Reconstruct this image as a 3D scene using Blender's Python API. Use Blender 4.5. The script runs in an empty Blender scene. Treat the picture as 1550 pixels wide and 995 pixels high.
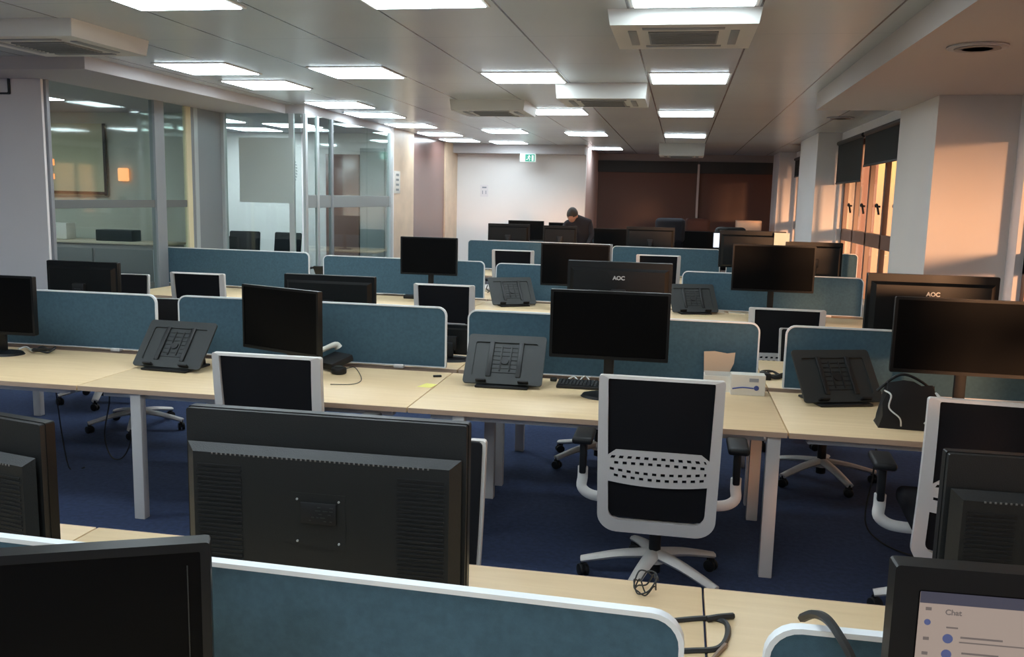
import bpy, bmesh, math, random
from mathutils import Vector, Matrix
PI = math.pi
random.seed(4)
S = bpy.context.scene
COL = S.collection

# ---------------------------------------------------------------- camera
CAM_H = 1.79
FPX = 1350.0
RX = Vector((0.982411, 0.185301, 0.023059))
UP = Vector((-0.049429, 0.138982, 0.98906))
FW = Vector((-0.18007, 0.972804, -0.145697))
cam_data = bpy.data.cameras.new('camera')
cam = bpy.data.objects.new('camera', cam_data)
COL.objects.link(cam)
m = Matrix(((RX.x, UP.x, -FW.x, 0), (RX.y, UP.y, -FW.y, 0), (RX.z, UP.z, -FW.z, CAM_H), (0, 0, 0, 1)))
cam.matrix_world = m
cam_data.sensor_width = 36
cam_data.lens = FPX / 1550 * 36
cam_data.clip_start = 0.05
S.camera = cam

# ---------------------------------------------------------------- look
S.view_settings.view_transform = 'Standard'
S.view_settings.look = 'None'
S.view_settings.gamma = 1
S.view_settings.use_curve_mapping = False
S.view_settings.exposure = 0.6
LIGHT_POWER = 9.5
SUN_POWER = 3.0
SKY_POWER = 1.7

# ---------------------------------------------------------------- sky and sun (low warm sunset on the right side)
W = bpy.data.worlds.new('sky'); S.world = W; W.use_nodes = True
nt = W.node_tree; nt.nodes.clear()
wo = nt.nodes.new('ShaderNodeOutputWorld'); bg = nt.nodes.new('ShaderNodeBackground')
tc = nt.nodes.new('ShaderNodeTexCoord'); sx = nt.nodes.new('ShaderNodeSeparateXYZ'); cr = nt.nodes.new('ShaderNodeValToRGB')
nt.links.new(tc.outputs['Generated'], sx.inputs[0]); nt.links.new(sx.outputs['Z'], cr.inputs[0])
e = cr.color_ramp.elements
e[0].position = 0.0; e[0].color = (0.8, 0.36, 0.17, 1)
e[1].position = 0.6; e[1].color = (0.30, 0.36, 0.5, 1)
a = cr.color_ramp.elements.new(0.04); a.color = (1.0, 0.50, 0.17, 1)
a = cr.color_ramp.elements.new(0.2); a.color = (1.0, 0.72, 0.45, 1)
nt.links.new(cr.outputs[0], bg.inputs[0]); bg.inputs[1].default_value = SKY_POWER
nt.links.new(bg.outputs[0], wo.inputs[0])
sun_data = bpy.data.lights.new('sun', 'SUN'); sun_data.energy = SUN_POWER; sun_data.color = (1.0, 0.50, 0.25); sun_data.angle = math.radians(5)
sun = bpy.data.objects.new('sun', sun_data); COL.objects.link(sun)
sun.rotation_euler = Vector((-0.34, 0.94, -0.055)).to_track_quat('-Z', 'Y').to_euler()
sun.location = (8, -8, 3)

# ---------------------------------------------------------------- pixel to place (1550 x 995 frame)
def ray(px, py):
    return RX * ((px - 775) / FPX) + UP * ((497.5 - py) / FPX) + FW
def at_y(px, py, Y):
    d = ray(px, py); t = Y / d.y; return Vector((d.x * t, Y, CAM_H + d.z * t))
def at_z(px, py, z):
    d = ray(px, py); t = (z - CAM_H) / d.z; return Vector((d.x * t, d.y * t, z))
def at_x(px, py, X):
    d = ray(px, py); t = X / d.x; return Vector((X, d.y * t, CAM_H + d.z * t))

# ---------------------------------------------------------------- materials
def mat(name, col, rough=0.5, metal=0.0, spec=0.5, noise=None, bump=None, coat=0.0, sheen=0.0):
    """noise = (scale, amount) brightness mottling; bump = (scale, strength)"""
    M = bpy.data.materials.new(name); M.use_nodes = True
    t = M.node_tree; p = t.nodes['Principled BSDF']
    p.inputs['Base Color'].default_value = (*col, 1)
    p.inputs['Roughness'].default_value = rough
    p.inputs['Metallic'].default_value = metal
    p.inputs['Specular IOR Level'].default_value = spec
    p.inputs['Coat Weight'].default_value = coat
    p.inputs['Sheen Weight'].default_value = sheen
    c = None
    if noise or bump:
        c = t.nodes.new('ShaderNodeTexCoord')
    if noise:
        n = t.nodes.new('ShaderNodeTexNoise'); n.inputs['Scale'].default_value = noise[0]; n.inputs['Detail'].default_value = 4
        t.links.new(c.outputs['Object'], n.inputs['Vector'])
        r = t.nodes.new('ShaderNodeValToRGB'); k = noise[1]
        r.color_ramp.elements[0].position = 0.3; r.color_ramp.elements[1].position = 0.7
        r.color_ramp.elements[0].color = (*[x * (1 - k) for x in col], 1)
        r.color_ramp.elements[1].color = (*[min(1, x * (1 + k)) for x in col], 1)
        t.links.new(n.outputs['Fac'], r.inputs[0]); t.links.new(r.outputs[0], p.inputs['Base Color'])
    if bump:
        n = t.nodes.new('ShaderNodeTexNoise'); n.inputs['Scale'].default_value = bump[0]; n.inputs['Detail'].default_value = 3
        t.links.new(c.outputs['Object'], n.inputs['Vector'])
        b = t.nodes.new('ShaderNodeBump'); b.inputs['Strength'].default_value = bump[1]; b.inputs['Distance'].default_value = 0.002
        t.links.new(n.outputs['Fac'], b.inputs['Height']); t.links.new(b.outputs[0], p.inputs['Normal'])
    return M
def emis(name, col, k, dark=False):
    M = bpy.data.materials.new(name); M.use_nodes = True
    t = M.node_tree; p = t.nodes['Principled BSDF']
    p.inputs['Base Color'].default_value = (*[min(1, c) * (0.05 if dark else 1) for c in col], 1)
    p.inputs['Emission Color'].default_value = (*col, 1); p.inputs['Emission Strength'].default_value = k
    return M
def wood(name, c1, c2):
    M = mat(name, c1, 0.42, spec=0.4); t = M.node_tree; p = t.nodes['Principled BSDF']
    c = t.nodes.new('ShaderNodeTexCoord'); mp = t.nodes.new('ShaderNodeMapping'); mp.inputs['Scale'].default_value = (1.2, 14, 14)
    n = t.nodes.new('ShaderNodeTexNoise'); n.inputs['Scale'].default_value = 2.2; n.inputs['Detail'].default_value = 6; n.inputs['Distortion'].default_value = 0.6
    r = t.nodes.new('ShaderNodeValToRGB'); r.color_ramp.elements[0].position = 0.3; r.color_ramp.elements[1].position = 0.72
    r.color_ramp.elements[0].color = (*c2, 1); r.color_ramp.elements[1].color = (*c1, 1)
    t.links.new(c.outputs['Object'], mp.inputs[0]); t.links.new(mp.outputs[0], n.inputs['Vector']); t.links.new(n.outputs['Fac'], r.inputs[0]); t.links.new(r.outputs[0], p.inputs['Base Color'])
    return M
def glass_mat(name, tint, refl):
    M = bpy.data.materials.new(name); M.use_nodes = True; t = M.node_tree; t.nodes.clear()
    o = t.nodes.new('ShaderNodeOutputMaterial'); tr = t.nodes.new('ShaderNodeBsdfTransparent'); g = t.nodes.new('ShaderNodeBsdfGlossy'); mx = t.nodes.new('ShaderNodeMixShader')
    tr.inputs[0].default_value = (*tint, 1); g.inputs['Roughness'].default_value = 0.04; g.inputs['Color'].default_value = (0.9, 0.95, 0.93, 1)
    f = t.nodes.new('ShaderNodeLayerWeight'); f.inputs[0].default_value = 0.5
    pw = t.nodes.new('ShaderNodeMath'); pw.operation = 'POWER'; pw.inputs[1].default_value = 5; t.links.new(f.outputs['Facing'], pw.inputs[0])
    ma = t.nodes.new('ShaderNodeMath'); ma.operation = 'MULTIPLY_ADD'; ma.inputs[1].default_value = 0.9 * refl; ma.inputs[2].default_value = 0.05 * refl; t.links.new(pw.outputs[0], ma.inputs[0])
    t.links.new(ma.outputs[0], mx.inputs[0]); t.links.new(tr.outputs[0], mx.inputs[1]); t.links.new(g.outputs[0], mx.inputs[2]); t.links.new(mx.outputs[0], o.inputs[0])
    return M
def blind_mat(name, col, trans):
    M = bpy.data.materials.new(name); M.use_nodes = True; t = M.node_tree; t.nodes.clear()
    o = t.nodes.new('ShaderNodeOutputMaterial'); d = t.nodes.new('ShaderNodeBsdfDiffuse'); d.inputs[0].default_value = (*col, 1)
    tl = t.nodes.new('ShaderNodeBsdfTranslucent'); tl.inputs[0].default_value = (*trans, 1); ad = t.nodes.new('ShaderNodeAddShader')
    t.links.new(d.outputs[0], ad.inputs[0]); t.links.new(tl.outputs[0], ad.inputs[1]); t.links.new(ad.outputs[0], o.inputs[0])
    return M
M_WOOD = wood('pale_maple', (0.88, 0.66, 0.40), (0.80, 0.58, 0.33))
M_WOODEDGE = mat('maple_edge', (0.62, 0.43, 0.30), 0.5)
M_WHITE = mat('white_plastic', (0.74, 0.70, 0.66), 0.38)
M_LEG = mat('leg_paint', (0.66, 0.63, 0.61), 0.4)
M_TRIM = mat('screen_trim', (0.74, 0.76, 0.78), 0.4)
M_BLACK = mat('black_plastic', (0.011, 0.011, 0.012), 0.5, spec=0.35)
M_BLACK2 = mat('charcoal_plastic', (0.010, 0.0105, 0.0105), 0.45, bump=(400, 0.3))
M_GREY = mat('dark_grey_plastic', (0.022, 0.025, 0.0245), 0.5, bump=(300, 0.3))
M_GLOSSBLK = mat('monitor_case', (0.006, 0.0063, 0.0065), 0.38, spec=0.35)
M_SCREEN = mat('screen_black', (0.0028, 0.0028, 0.003), 0.42, spec=0.08)
M_MESH = mat('black_mesh_fabric', (0.012, 0.012, 0.014), 0.85, spec=0.15, bump=(700, 0.6))
M_FABRIC = mat('black_seat_fabric', (0.014, 0.014, 0.017), 0.9, spec=0.1, bump=(500, 0.5))
M_TEAL = mat('teal_fabric', (0.055, 0.110, 0.150), 0.9, spec=0.15, noise=(60, 0.10), bump=(600, 0.5), sheen=0.15)
M_CARPET = mat('blue_carpet', (0.036, 0.057, 0.128), 0.95, spec=0.1, noise=(35, 0.2), bump=(250, 0.8), sheen=0.08)
M_WALL = mat('wall_paint', (0.84, 0.81, 0.80), 0.8, noise=(0.7, 0.03))
M_WALLWARM = mat('wall_paint_warm', (0.74, 0.60, 0.48), 0.75)
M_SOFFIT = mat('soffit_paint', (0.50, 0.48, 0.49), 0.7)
M_ALU = mat('grey_aluminium', (0.30, 0.32, 0.34), 0.4, metal=0.3)
M_ALULIGHT = mat('light_aluminium', (0.52, 0.56, 0.57), 0.35, metal=0.3)
M_AC = mat('cassette_white', (0.66, 0.66, 0.63), 0.5)
M_ACGRILL = mat('cassette_grille', (0.22, 0.24, 0.25), 0.5)
M_GLASS = glass_mat('partition_glass', (0.86, 0.91, 0.89), 1.0)
M_WINGLASS = glass_mat('window_glass', (0.96, 0.96, 0.95), 0.6)
M_FROST = mat('frosted_film', (0.27, 0.29, 0.285), 0.7)
M_LIGHT = emis('lamp_panel', (0.80, 0.93, 1.0), LIGHT_POWER)
M_BLIND = blind_mat('roller_blind', (0.07, 0.07, 0.068), (0.01, 0.006, 0.004))
M_BLINDRED = blind_mat('far_roller_blind', (0.10, 0.075, 0.065), (0.085, 0.040, 0.026))
M_BROWNWIN = mat('brown_window_frame', (0.20, 0.10, 0.07), 0.35, spec=0.6)
M_BROWN = mat('brown_laminate', (0.22, 0.125, 0.11), 0.22, spec=0.6)
M_POSTWOOD = mat('pale_wood_post', (0.70, 0.53, 0.38), 0.4, noise=(4, 0.08))
M_CARD = mat('cardboard', (0.62, 0.47, 0.34), 0.8)
M_BEIGE = mat('beige_board', (0.68, 0.58, 0.44), 0.7)
M_PAPER = mat('white_card', (0.75, 0.72, 0.66), 0.7)
M_BLUEINK = mat('blue_print', (0.05, 0.08, 0.28), 0.6)
M_GREYINK = mat('grey_print', (0.30, 0.32, 0.36), 0.6)
M_YELLOW = mat('yellow_note', (0.85, 0.78, 0.22), 0.7)
M_PALEYEL = mat('pale_note', (0.80, 0.80, 0.62), 0.7)
M_PHONE = mat('phone_white', (0.62, 0.62, 0.56), 0.45)
M_CABLE = mat('black_cable', (0.02, 0.02, 0.02), 0.5)
M_WCABLE = mat('white_cable', (0.65, 0.65, 0.62), 0.5)
M_LOGO = mat('silver_print', (0.45, 0.46, 0.45), 0.4, metal=0.3)
M_GREEN = emis('exit_green', (0.03, 0.22, 0.15), 0.4)
M_EXITW = emis('exit_white', (0.6, 0.75, 0.7), 0.35)
M_SKIN = mat('skin', (0.50, 0.27, 0.20), 0.55)
M_HAIR = mat('dark_hair', (0.03, 0.025, 0.022), 0.6)
M_NAVY = mat('dark_navy_cloth', (0.014, 0.014, 0.020), 0.9)
M_JEANS = mat('dark_trousers', (0.02, 0.025, 0.04), 0.9)
M_UI = emis('screen_page', (0.34, 0.27, 0.23), 0.62, True)
M_UIBAR = emis('screen_bar', (0.05, 0.05, 0.075), 0.6, True)
M_UITXT = emis('screen_text', (0.17, 0.14, 0.13), 0.5, True)
M_UIDOT = emis('screen_blue', (0.07, 0.09, 0.21), 0.6, True)
M_LIT = emis('lit_screen', (0.75, 0.82, 0.95), 0.9)
M_YELLOWBLIND = mat('cream_blind', (0.55, 0.52, 0.36), 0.8)
M_ORANGE = emis('orange_reflection', (1.0, 0.40, 0.16), 0.9)  # glow of the squares that imitate orange reflections
M_SUNBOX = mat('pale_cabinet', (0.70, 0.50, 0.38), 0.6)
M_STUD = mat('darker_grey_panel', (0.30, 0.27, 0.26), 0.6)
M_RUST = mat('rust_red_cloth', (0.035, 0.014, 0.013), 0.9)

def ceiling_mat():
    M = mat('metal_ceiling_panels', (0.36, 0.375, 0.375), 0.26, spec=0.8); t = M.node_tree; p = t.nodes['Principled BSDF']
    c = t.nodes.new('ShaderNodeTexCoord'); s = t.nodes.new('ShaderNodeSeparateXYZ'); t.links.new(c.outputs['Object'], s.inputs[0])
    def m_(op, a, b):
        n = t.nodes.new('ShaderNodeMath'); n.operation = op
        for i, v in enumerate((a, b)):
            if isinstance(v, (int, float)): n.inputs[i].default_value = v
            elif v is not None: t.links.new(v, n.inputs[i])
        return n.outputs[0]
    sh = m_('SUBTRACT', s.outputs['X'], 0.37)
    w = m_('PINGPONG', sh, 0.3575)
    seam = m_('LESS_THAN', w, 0.0065)
    shy = m_('PINGPONG', s.outputs['Y'], 0.6)
    seamy = m_('MULTIPLY', m_('LESS_THAN', shy, 0.003), 0.25)
    tot = m_('MAXIMUM', seam, seamy)
    n = t.nodes.new('ShaderNodeTexNoise'); n.inputs['Scale'].default_value = 0.9; t.links.new(c.outputs['Object'], n.inputs['Vector'])
    r = t.nodes.new('ShaderNodeValToRGB'); r.color_ramp.elements[0].color = (0.50, 0.55, 0.57, 1); r.color_ramp.elements[1].color = (0.60, 0.65, 0.67, 1)
    t.links.new(n.outputs['Fac'], r.inputs[0])
    mx = t.nodes.new('ShaderNodeMix'); mx.data_type = 'RGBA'; t.links.new(tot, mx.inputs['Factor']); t.links.new(r.outputs[0], mx.inputs['A']); mx.inputs['B'].default_value = (0.04, 0.04, 0.045, 1)
    t.links.new(mx.outputs['Result'], p.inputs['Base Color'])
    return M
M_CEIL = ceiling_mat()

# ---------------------------------------------------------------- mesh helpers
def merge(bm, tmp, mtx=None):
    if mtx is not None: bmesh.ops.transform(tmp, matrix=mtx, verts=tmp.verts)
    vm = {v: bm.verts.new(v.co) for v in tmp.verts}
    for f in tmp.faces:
        try: bm.faces.new([vm[v] for v in f.verts])
        except ValueError: pass
    tmp.free()
def TR(x=0, y=0, z=0, rx=0, ry=0, rz=0):
    return Matrix.Translation((x, y, z)) @ Matrix.Rotation(rz, 4, 'Z') @ Matrix.Rotation(ry, 4, 'Y') @ Matrix.Rotation(rx, 4, 'X')
def box(bm, c, s, bev=0.0, mtx=None, rot=(0, 0, 0), seg=2):
    t = bmesh.new(); bmesh.ops.create_cube(t, size=1); bmesh.ops.scale(t, vec=s, verts=t.verts)
    if bev > 0: bmesh.ops.bevel(t, geom=t.edges[:], offset=min(bev, min(s) * 0.49), segments=seg, affect='EDGES', profile=0.5)
    M = TR(*c, *rot)
    merge(bm, t, (mtx @ M) if mtx is not None else M)
def cyl(bm, c, r, h, rot=(0, 0, 0), n=20, r2=None, mtx=None, bev=0):
    t = bmesh.new(); bmesh.ops.create_cone(t, cap_ends=True, segments=n, radius1=r, radius2=r if r2 is None else r2, depth=h)
    if bev > 0:
        ed = [e for e in t.edges if abs(e.verts[0].co.z - e.verts[1].co.z) < 1e-6]
        bmesh.ops.bevel(t, geom=ed, offset=bev, segments=2, affect='EDGES', profile=0.5)
    M = TR(*c, *rot); merge(bm, t, (mtx @ M) if mtx is not None else M)
def smooth_path(pts, k=6):
    P = [Vector(p) for p in pts]
    if len(P) < 3: return P
    out = []
    for i in range(len(P) - 1):
        p0 = P[max(i - 1, 0)]; p1 = P[i]; p2 = P[i + 1]; p3 = P[min(i + 2, len(P) - 1)]
        for j in range(k):
            t = j / k
            out.append(0.5 * ((2 * p1) + (p2 - p0) * t + (2 * p0 - 5 * p1 + 4 * p2 - p3) * t * t + (3 * p1 - p0 - 3 * p2 + p3) * t ** 3))
    out.append(P[-1]); return out
def tube(bm, pts, r, n=8, smooth=True, k=6, flat=None):
    P = smooth_path(pts, k) if smooth else [Vector(p) for p in pts]
    prev = None; rings = []; nrm = None
    for i, p in enumerate(P):
        d = (P[min(i + 1, len(P) - 1)] - P[max(i - 1, 0)])
        if d.length < 1e-9: d = Vector((0, 0, 1))
        d.normalize()
        if nrm is None:
            nrm = d.cross(Vector((0, 0, 1)))
            if nrm.length < 1e-3: nrm = d.cross(Vector((1, 0, 0)))
        nrm = (nrm - d * nrm.dot(d)).normalized(); b = d.cross(nrm)
        rr = r(i / (len(P) - 1)) if callable(r) else r
        ra, rb = (rr, rr) if flat is None else (rr * flat[0], rr * flat[1])
        rings.append([bm.verts.new(p + nrm * math.cos(2 * PI * q / n) * ra + b * math.sin(2 * PI * q / n) * rb) for q in range(n)])
    for A, B_ in zip(rings, rings[1:]):
        for q in range(n): bm.faces.new((A[q], A[(q + 1) % n], B_[(q + 1) % n], B_[q]))
    bm.faces.new(rings[0][::-1]); bm.faces.new(rings[-1])
def prism(bm, outline, y0, y1, yf=None):
    """outline in x,z extruded along y"""
    f_ = yf or (lambda x, z: 0)
    A = [bm.verts.new((x, y0 + f_(x, z), z)) for x, z in outline]; B_ = [bm.verts.new((x, y1 + f_(x, z), z)) for x, z in outline]
    n = len(outline)
    for i in range(n): bm.faces.new((A[i], A[(i + 1) % n], B_[(i + 1) % n], B_[i]))
    bm.faces.new(A[::-1]); bm.faces.new(B_)
def ringprism(bm, outer, inner, y0, y1, yf=None):
    f_ = yf or (lambda x, z: 0); n = len(outer)
    V = [[bm.verts.new((x, y + f_(x, z), z)) for x, z in loop] for loop in (outer, inner) for y in (y0, y1)]
    o0, o1, i0, i1 = V
    for i in range(n):
        j = (i + 1) % n
        bm.faces.new((o0[i], o0[j], o1[j], o1[i])); bm.faces.new((i0[j], i0[i], i1[i], i1[j]))
        bm.faces.new((o0[j], o0[i], i0[i], i0[j])); bm.faces.new((o1[i], o1[j], i1[j], i1[i]))
def rrect(x0, z0, x1, z1, r, n=6, rb=None):
    """rounded rectangle outline, rb = radius of the lower corners"""
    rb = r if rb is None else rb; out = []
    for cx, cz, a0, q in ((x1 - r, z1 - r, 0, r), (x0 + r, z1 - r, 90, r), (x0 + rb, z0 + rb, 180, rb), (x1 - rb, z0 + rb, 270, rb)):
        for i in range(n + 1):
            a_ = math.radians(a0 + 90 * i / n); out.append((cx + q * math.cos(a_), cz + q * math.sin(a_)))
    return out
def obj(name, bm, material, parent=None, smooth=0.6, label=None, loc=None):
    bmesh.ops.recalc_face_normals(bm, faces=bm.faces[:])
    me = bpy.data.meshes.new(name); bm.to_mesh(me); bm.free(); me.materials.append(material)
    if smooth:
        me.polygons.foreach_set('use_smooth', [True] * len(me.polygons)); me.set_sharp_from_angle(angle=smooth)
    o = bpy.data.objects.new(name, me); COL.objects.link(o)
    if parent: o.parent = parent
    if label: o['label'] = label
    if loc: o.location = loc
    return o
def tag(o, label, cat, group=None):
    o['label'] = label; o['category'] = cat
    if group: o['group'] = group
    return o
def thing(name, label, cat, loc=(0, 0, 0), rotz=0, group=None):
    o = bpy.data.objects.new(name, None); COL.objects.link(o); o.location = loc; o.rotation_euler = (0, 0, rotz); o.empty_display_size = 0.1
    return tag(o, label, cat, group)
def struct(name, bm, material, parent=None, smooth=None):
    o = obj(name, bm, material, parent, smooth)
    if parent is None: o['kind'] = 'structure'
    return o
def kids(o): return [c for c in COL.objects if c.parent == o]
def dup(root, loc, rotz, label, group=None):
    def cp(o, par):
        c = o.copy(); COL.objects.link(c); c.parent = par
        for k in kids(o): cp(k, c)
        return c
    r = cp(root, None); r.location = loc; r.rotation_euler = (0, 0, rotz); r['label'] = label
    if group: r['group'] = group
    return r
def nb(): return bmesh.new()
def text_mesh(name, body, size, mtx, material, parent, depth=0.0008, bold=0):
    cu = bpy.data.curves.new(name, 'FONT'); cu.body = body; cu.size = size; cu.align_x = 'CENTER'; cu.align_y = 'CENTER'; cu.extrude = depth; cu.offset = bold
    t = bpy.data.objects.new(name + '_curve', cu); COL.objects.link(t)
    dg = bpy.context.evaluated_depsgraph_get(); dg.update(); me = bpy.data.meshes.new_from_object(t.evaluated_get(dg))
    bpy.data.objects.remove(t); me.transform(mtx); me.materials.clear(); me.materials.append(material); me.name = name
    o = bpy.data.objects.new(name, me); COL.objects.link(o)
    if parent: o.parent = parent
    return o

# ================================================================ THE ROOM
ZC = 2.84           # ceiling
ZS = 2.735          # underside of the left drop
ZR = 2.683          # underside of the right drop
Y0, YF, YR = -3.5, 18.3, 21.0
XL = -5.65          # first glass wall
XG = -4.54          # second glass wall
XW = 2.28           # window wall
b = nb(); box(b, (-3, 9, -0.05), (20, 25.4, 0.1)); struct('floor', b, M_CARPET)
b = nb(); box(b, (-3, 9, ZC + 0.05), (20, 25.4, 0.1)); struct('ceiling', b, M_CEIL)
# left: white wall facing us, then the glass rooms
b = nb(); box(b, ((-13 + XL) / 2, 7.25, ZC / 2), (13 + XL, 0.03, ZC)); struct('wall_left', b, M_WALL)
b = nb(); box(b, (-13.05, 8, ZC / 2), (0.1, 23, ZC)); struct('wall_left_outer', b, M_WALL)
b = nb(); box(b, ((-13 + XL) / 2, 10.46, ZC / 2), (13 + XL, 0.1, ZC)); struct('wall_room_divider', b, mat('room_wall', (0.55, 0.55, 0.47), .8))
b = nb(); box(b, ((-13 + XG) / 2, 13.80, ZC / 2), (13 + XG - 0.02, 0.16, ZC)); struct('wall_meeting_room_back', b, M_WALL)
b = nb(); box(b, (-8, Y0 - 0.05, ZC / 2), (22, 0.1, ZC)); struct('wall_back', b, M_WALL)
# drop of the ceiling along the glass
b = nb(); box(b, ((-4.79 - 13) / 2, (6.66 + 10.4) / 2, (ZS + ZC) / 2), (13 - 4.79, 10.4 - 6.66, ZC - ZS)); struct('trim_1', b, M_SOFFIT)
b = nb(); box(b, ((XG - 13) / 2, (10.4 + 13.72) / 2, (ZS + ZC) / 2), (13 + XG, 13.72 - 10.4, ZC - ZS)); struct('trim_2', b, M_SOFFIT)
# left wall beyond the glass: wooden post, brown panel, pale strip
def wl(name, ya, yb, material, dx=0.0):
    b = nb(); box(b, (-4.75 + dx / 2, (ya + yb) / 2, ZC / 2), (0.2 + dx, yb - ya - 0.004, ZC)); return struct(name, b, material)
wl('wall_left_post', 13.72, 15.1, M_POSTWOOD, 0.06)
wl('wall_left_panel', 15.1, 17.35, M_BROWN)
wl('wall_left_far', 17.35, YF, M_POSTWOOD, 0.03)
# far wall and its bulkhead, then the recess with dark blinds
b = nb(); box(b, ((-4.85 - 1.94) / 2, YF + 0.06, ZC / 2), (2.91, 0.12, ZC)); struct('wall_far', b, M_WALL)
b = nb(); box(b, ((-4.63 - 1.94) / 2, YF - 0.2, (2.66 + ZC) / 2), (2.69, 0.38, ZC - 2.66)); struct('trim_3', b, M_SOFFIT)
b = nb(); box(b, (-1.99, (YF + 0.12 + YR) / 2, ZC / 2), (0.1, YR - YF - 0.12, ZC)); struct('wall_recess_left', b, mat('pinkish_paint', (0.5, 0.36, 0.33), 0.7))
b = nb()
box(b, (0.1, YR + 0.06, (2.62 + ZC) / 2), (4.6, 0.12, ZC - 2.62)); box(b, (0.1, YR + 0.06, 0.4), (4.6, 0.12, 0.8))
for x in (-1.95, 0.34, 2.1): box(b, (x, YR + 0.06, 1.71), (0.10, 0.12, 1.82))
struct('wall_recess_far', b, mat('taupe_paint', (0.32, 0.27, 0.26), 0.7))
for i, (xa, xb) in enumerate(((-1.9, 0.29), (0.39, 2.05))):
    b = nb(); box(b, ((xa + xb) / 2, YR + 0.1, 1.71), (xb - xa, 0.01, 1.82)); o = struct('window_%d' % (6 + i), b, M_WINGLASS)
    r = thing('roller_blind', ('wide' if i == 0 else 'narrower') + ' dark reddish roller blind pulled down across the far recess, ' + ('left' if i == 0 else 'right') + ' of the pale post', 'blind', ((xa + xb) / 2, YR - 0.05, 0.95), 0, 'far blinds')
    b = nb(); box(b, (0, 0, 0.75), (xb - xa + 0.06, 0.004, 1.5)); obj('blind_fabric', b, M_BLINDRED, r)
    b = nb(); box(b, (0, 0, 1.6), (xb - xa + 0.08, 0.07, 0.26), 0.01); obj('pelmet', b, M_BLIND, r)
    b = nb(); cyl(b, (0, 0, 0), 0.012, xb - xa + 0.06, (0, PI / 2, 0), 10); obj('bottom_bar', b, M_BLACK, r)
b = nb(); box(b, (0.34, YR - 0.06, 1.4), (0.05, 0.09, 2.44)); struct('trim_4', b, mat('pale_post', (0.55, 0.45, 0.42), 0.6))
# right side: pier with the sunlit face, window wall, columns, drop of the ceiling
b = nb(); box(b, (2.60, 8.55, ZC / 2), (1.2, 1.3, ZC)); struct('wall_right_pier', b, M_WALLWARM if False else mat('pier_paint', (0.72, 0.66, 0.62), 0.75, noise=(0.8, 0.03)))
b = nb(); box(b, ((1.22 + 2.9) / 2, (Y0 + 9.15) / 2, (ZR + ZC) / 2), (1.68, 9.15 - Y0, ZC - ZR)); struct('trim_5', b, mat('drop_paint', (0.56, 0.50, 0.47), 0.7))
def windows_wall(prefix, X, spans, zlo, zhi, ya, yb, thick=0.24):
    b = nb(); box(b, (X + thick / 2, (ya + yb) / 2, zlo / 2), (thick, yb - ya, zlo)); box(b, (X + thick / 2, (ya + yb) / 2, (zhi + ZC) / 2), (thick, yb - ya, ZC - zhi))
    cur = ya
    for s, e_ in spans:
        if s > cur: box(b, (X + thick / 2, (cur + s) / 2, (zlo + zhi) / 2), (thick, s - cur, zhi - zlo))
        cur = e_
    if yb > cur: box(b, (X + thick / 2, (cur + yb) / 2, (zlo + zhi) / 2), (thick, yb - cur, zhi - zlo))
    return struct(prefix, b, M_WALL)
near_spans = [(-2.6, -0.4), (0.4, 2.7), (3.3, 7.7)]
windows_wall('wall_right_near', 2.62, near_spans, 0.55, 2.42, Y0, 7.9)
far_spans = [(9.5, 14.0), (16.2, 19.3)]
windows_wall('wall_right', XW, far_spans, 0.35, 2.66, 9.2, YR + 0.1)
wi = 1
def win_unit(X, ya, yb, zlo, zhi, leaves, thick=0.24, handle=True):
    global wi
    b = nb(); box(b, (X + 0.14, (ya + yb) / 2, (zlo + zhi) / 2), (0.008, yb - ya, zhi - zlo)); g = struct('window_%d' % wi, b, M_WINGLASS); wi += 1
    b = nb(); w = (yb - ya) / leaves
    for i in range(leaves + 1): box(b, (X + 0.09, min(max(ya + i * w, ya + 0.04), yb - 0.04), (zlo + zhi) / 2), (0.06, 0.08, zhi - zlo), 0.006)
    for z in (zlo + 0.04, zhi - 0.04): box(b, (X + 0.09, (ya + yb) / 2, z), (0.11, yb - ya, 0.08), 0.006)
    box(b, (X + 0.09, (ya + yb) / 2, 1.36), (0.06, yb - ya, 0.17), 0.006)
    obj('window_frame', b, M_BROWNWIN, g, None)
    if handle:
        for i in range(1, leaves):
            b = nb(); y = ya + i * w - 0.03
            tube(b, [(X + 0.03, y, 1.78), (X - 0.02, y, 1.78), (X - 0.03, y - 0.10, 1.80), (X - 0.02, y - 0.18, 1.69)], 0.014, 6)
            obj('window_handle', b, M_BLACK, g)
    return g
for s, e_ in near_spans: win_unit(2.62, s, e_, 0.55, 2.42, 2, handle=False)
win_unit(XW, 9.5, 14.0, 0.35, 2.66, 5); win_unit(XW, 16.2, 19.3, 0.35, 2.66, 4)
b = nb(); box(b, (2.12, 15.1, ZC / 2), (0.36, 2.0, ZC), 0.004); struct('wall_column', b, M_WALL)
b = nb(); box(b, (2.12, 20.1, ZC / 2), (0.36, 1.2, ZC), 0.004); struct('wall_column_far', b, M_WALL)
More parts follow.
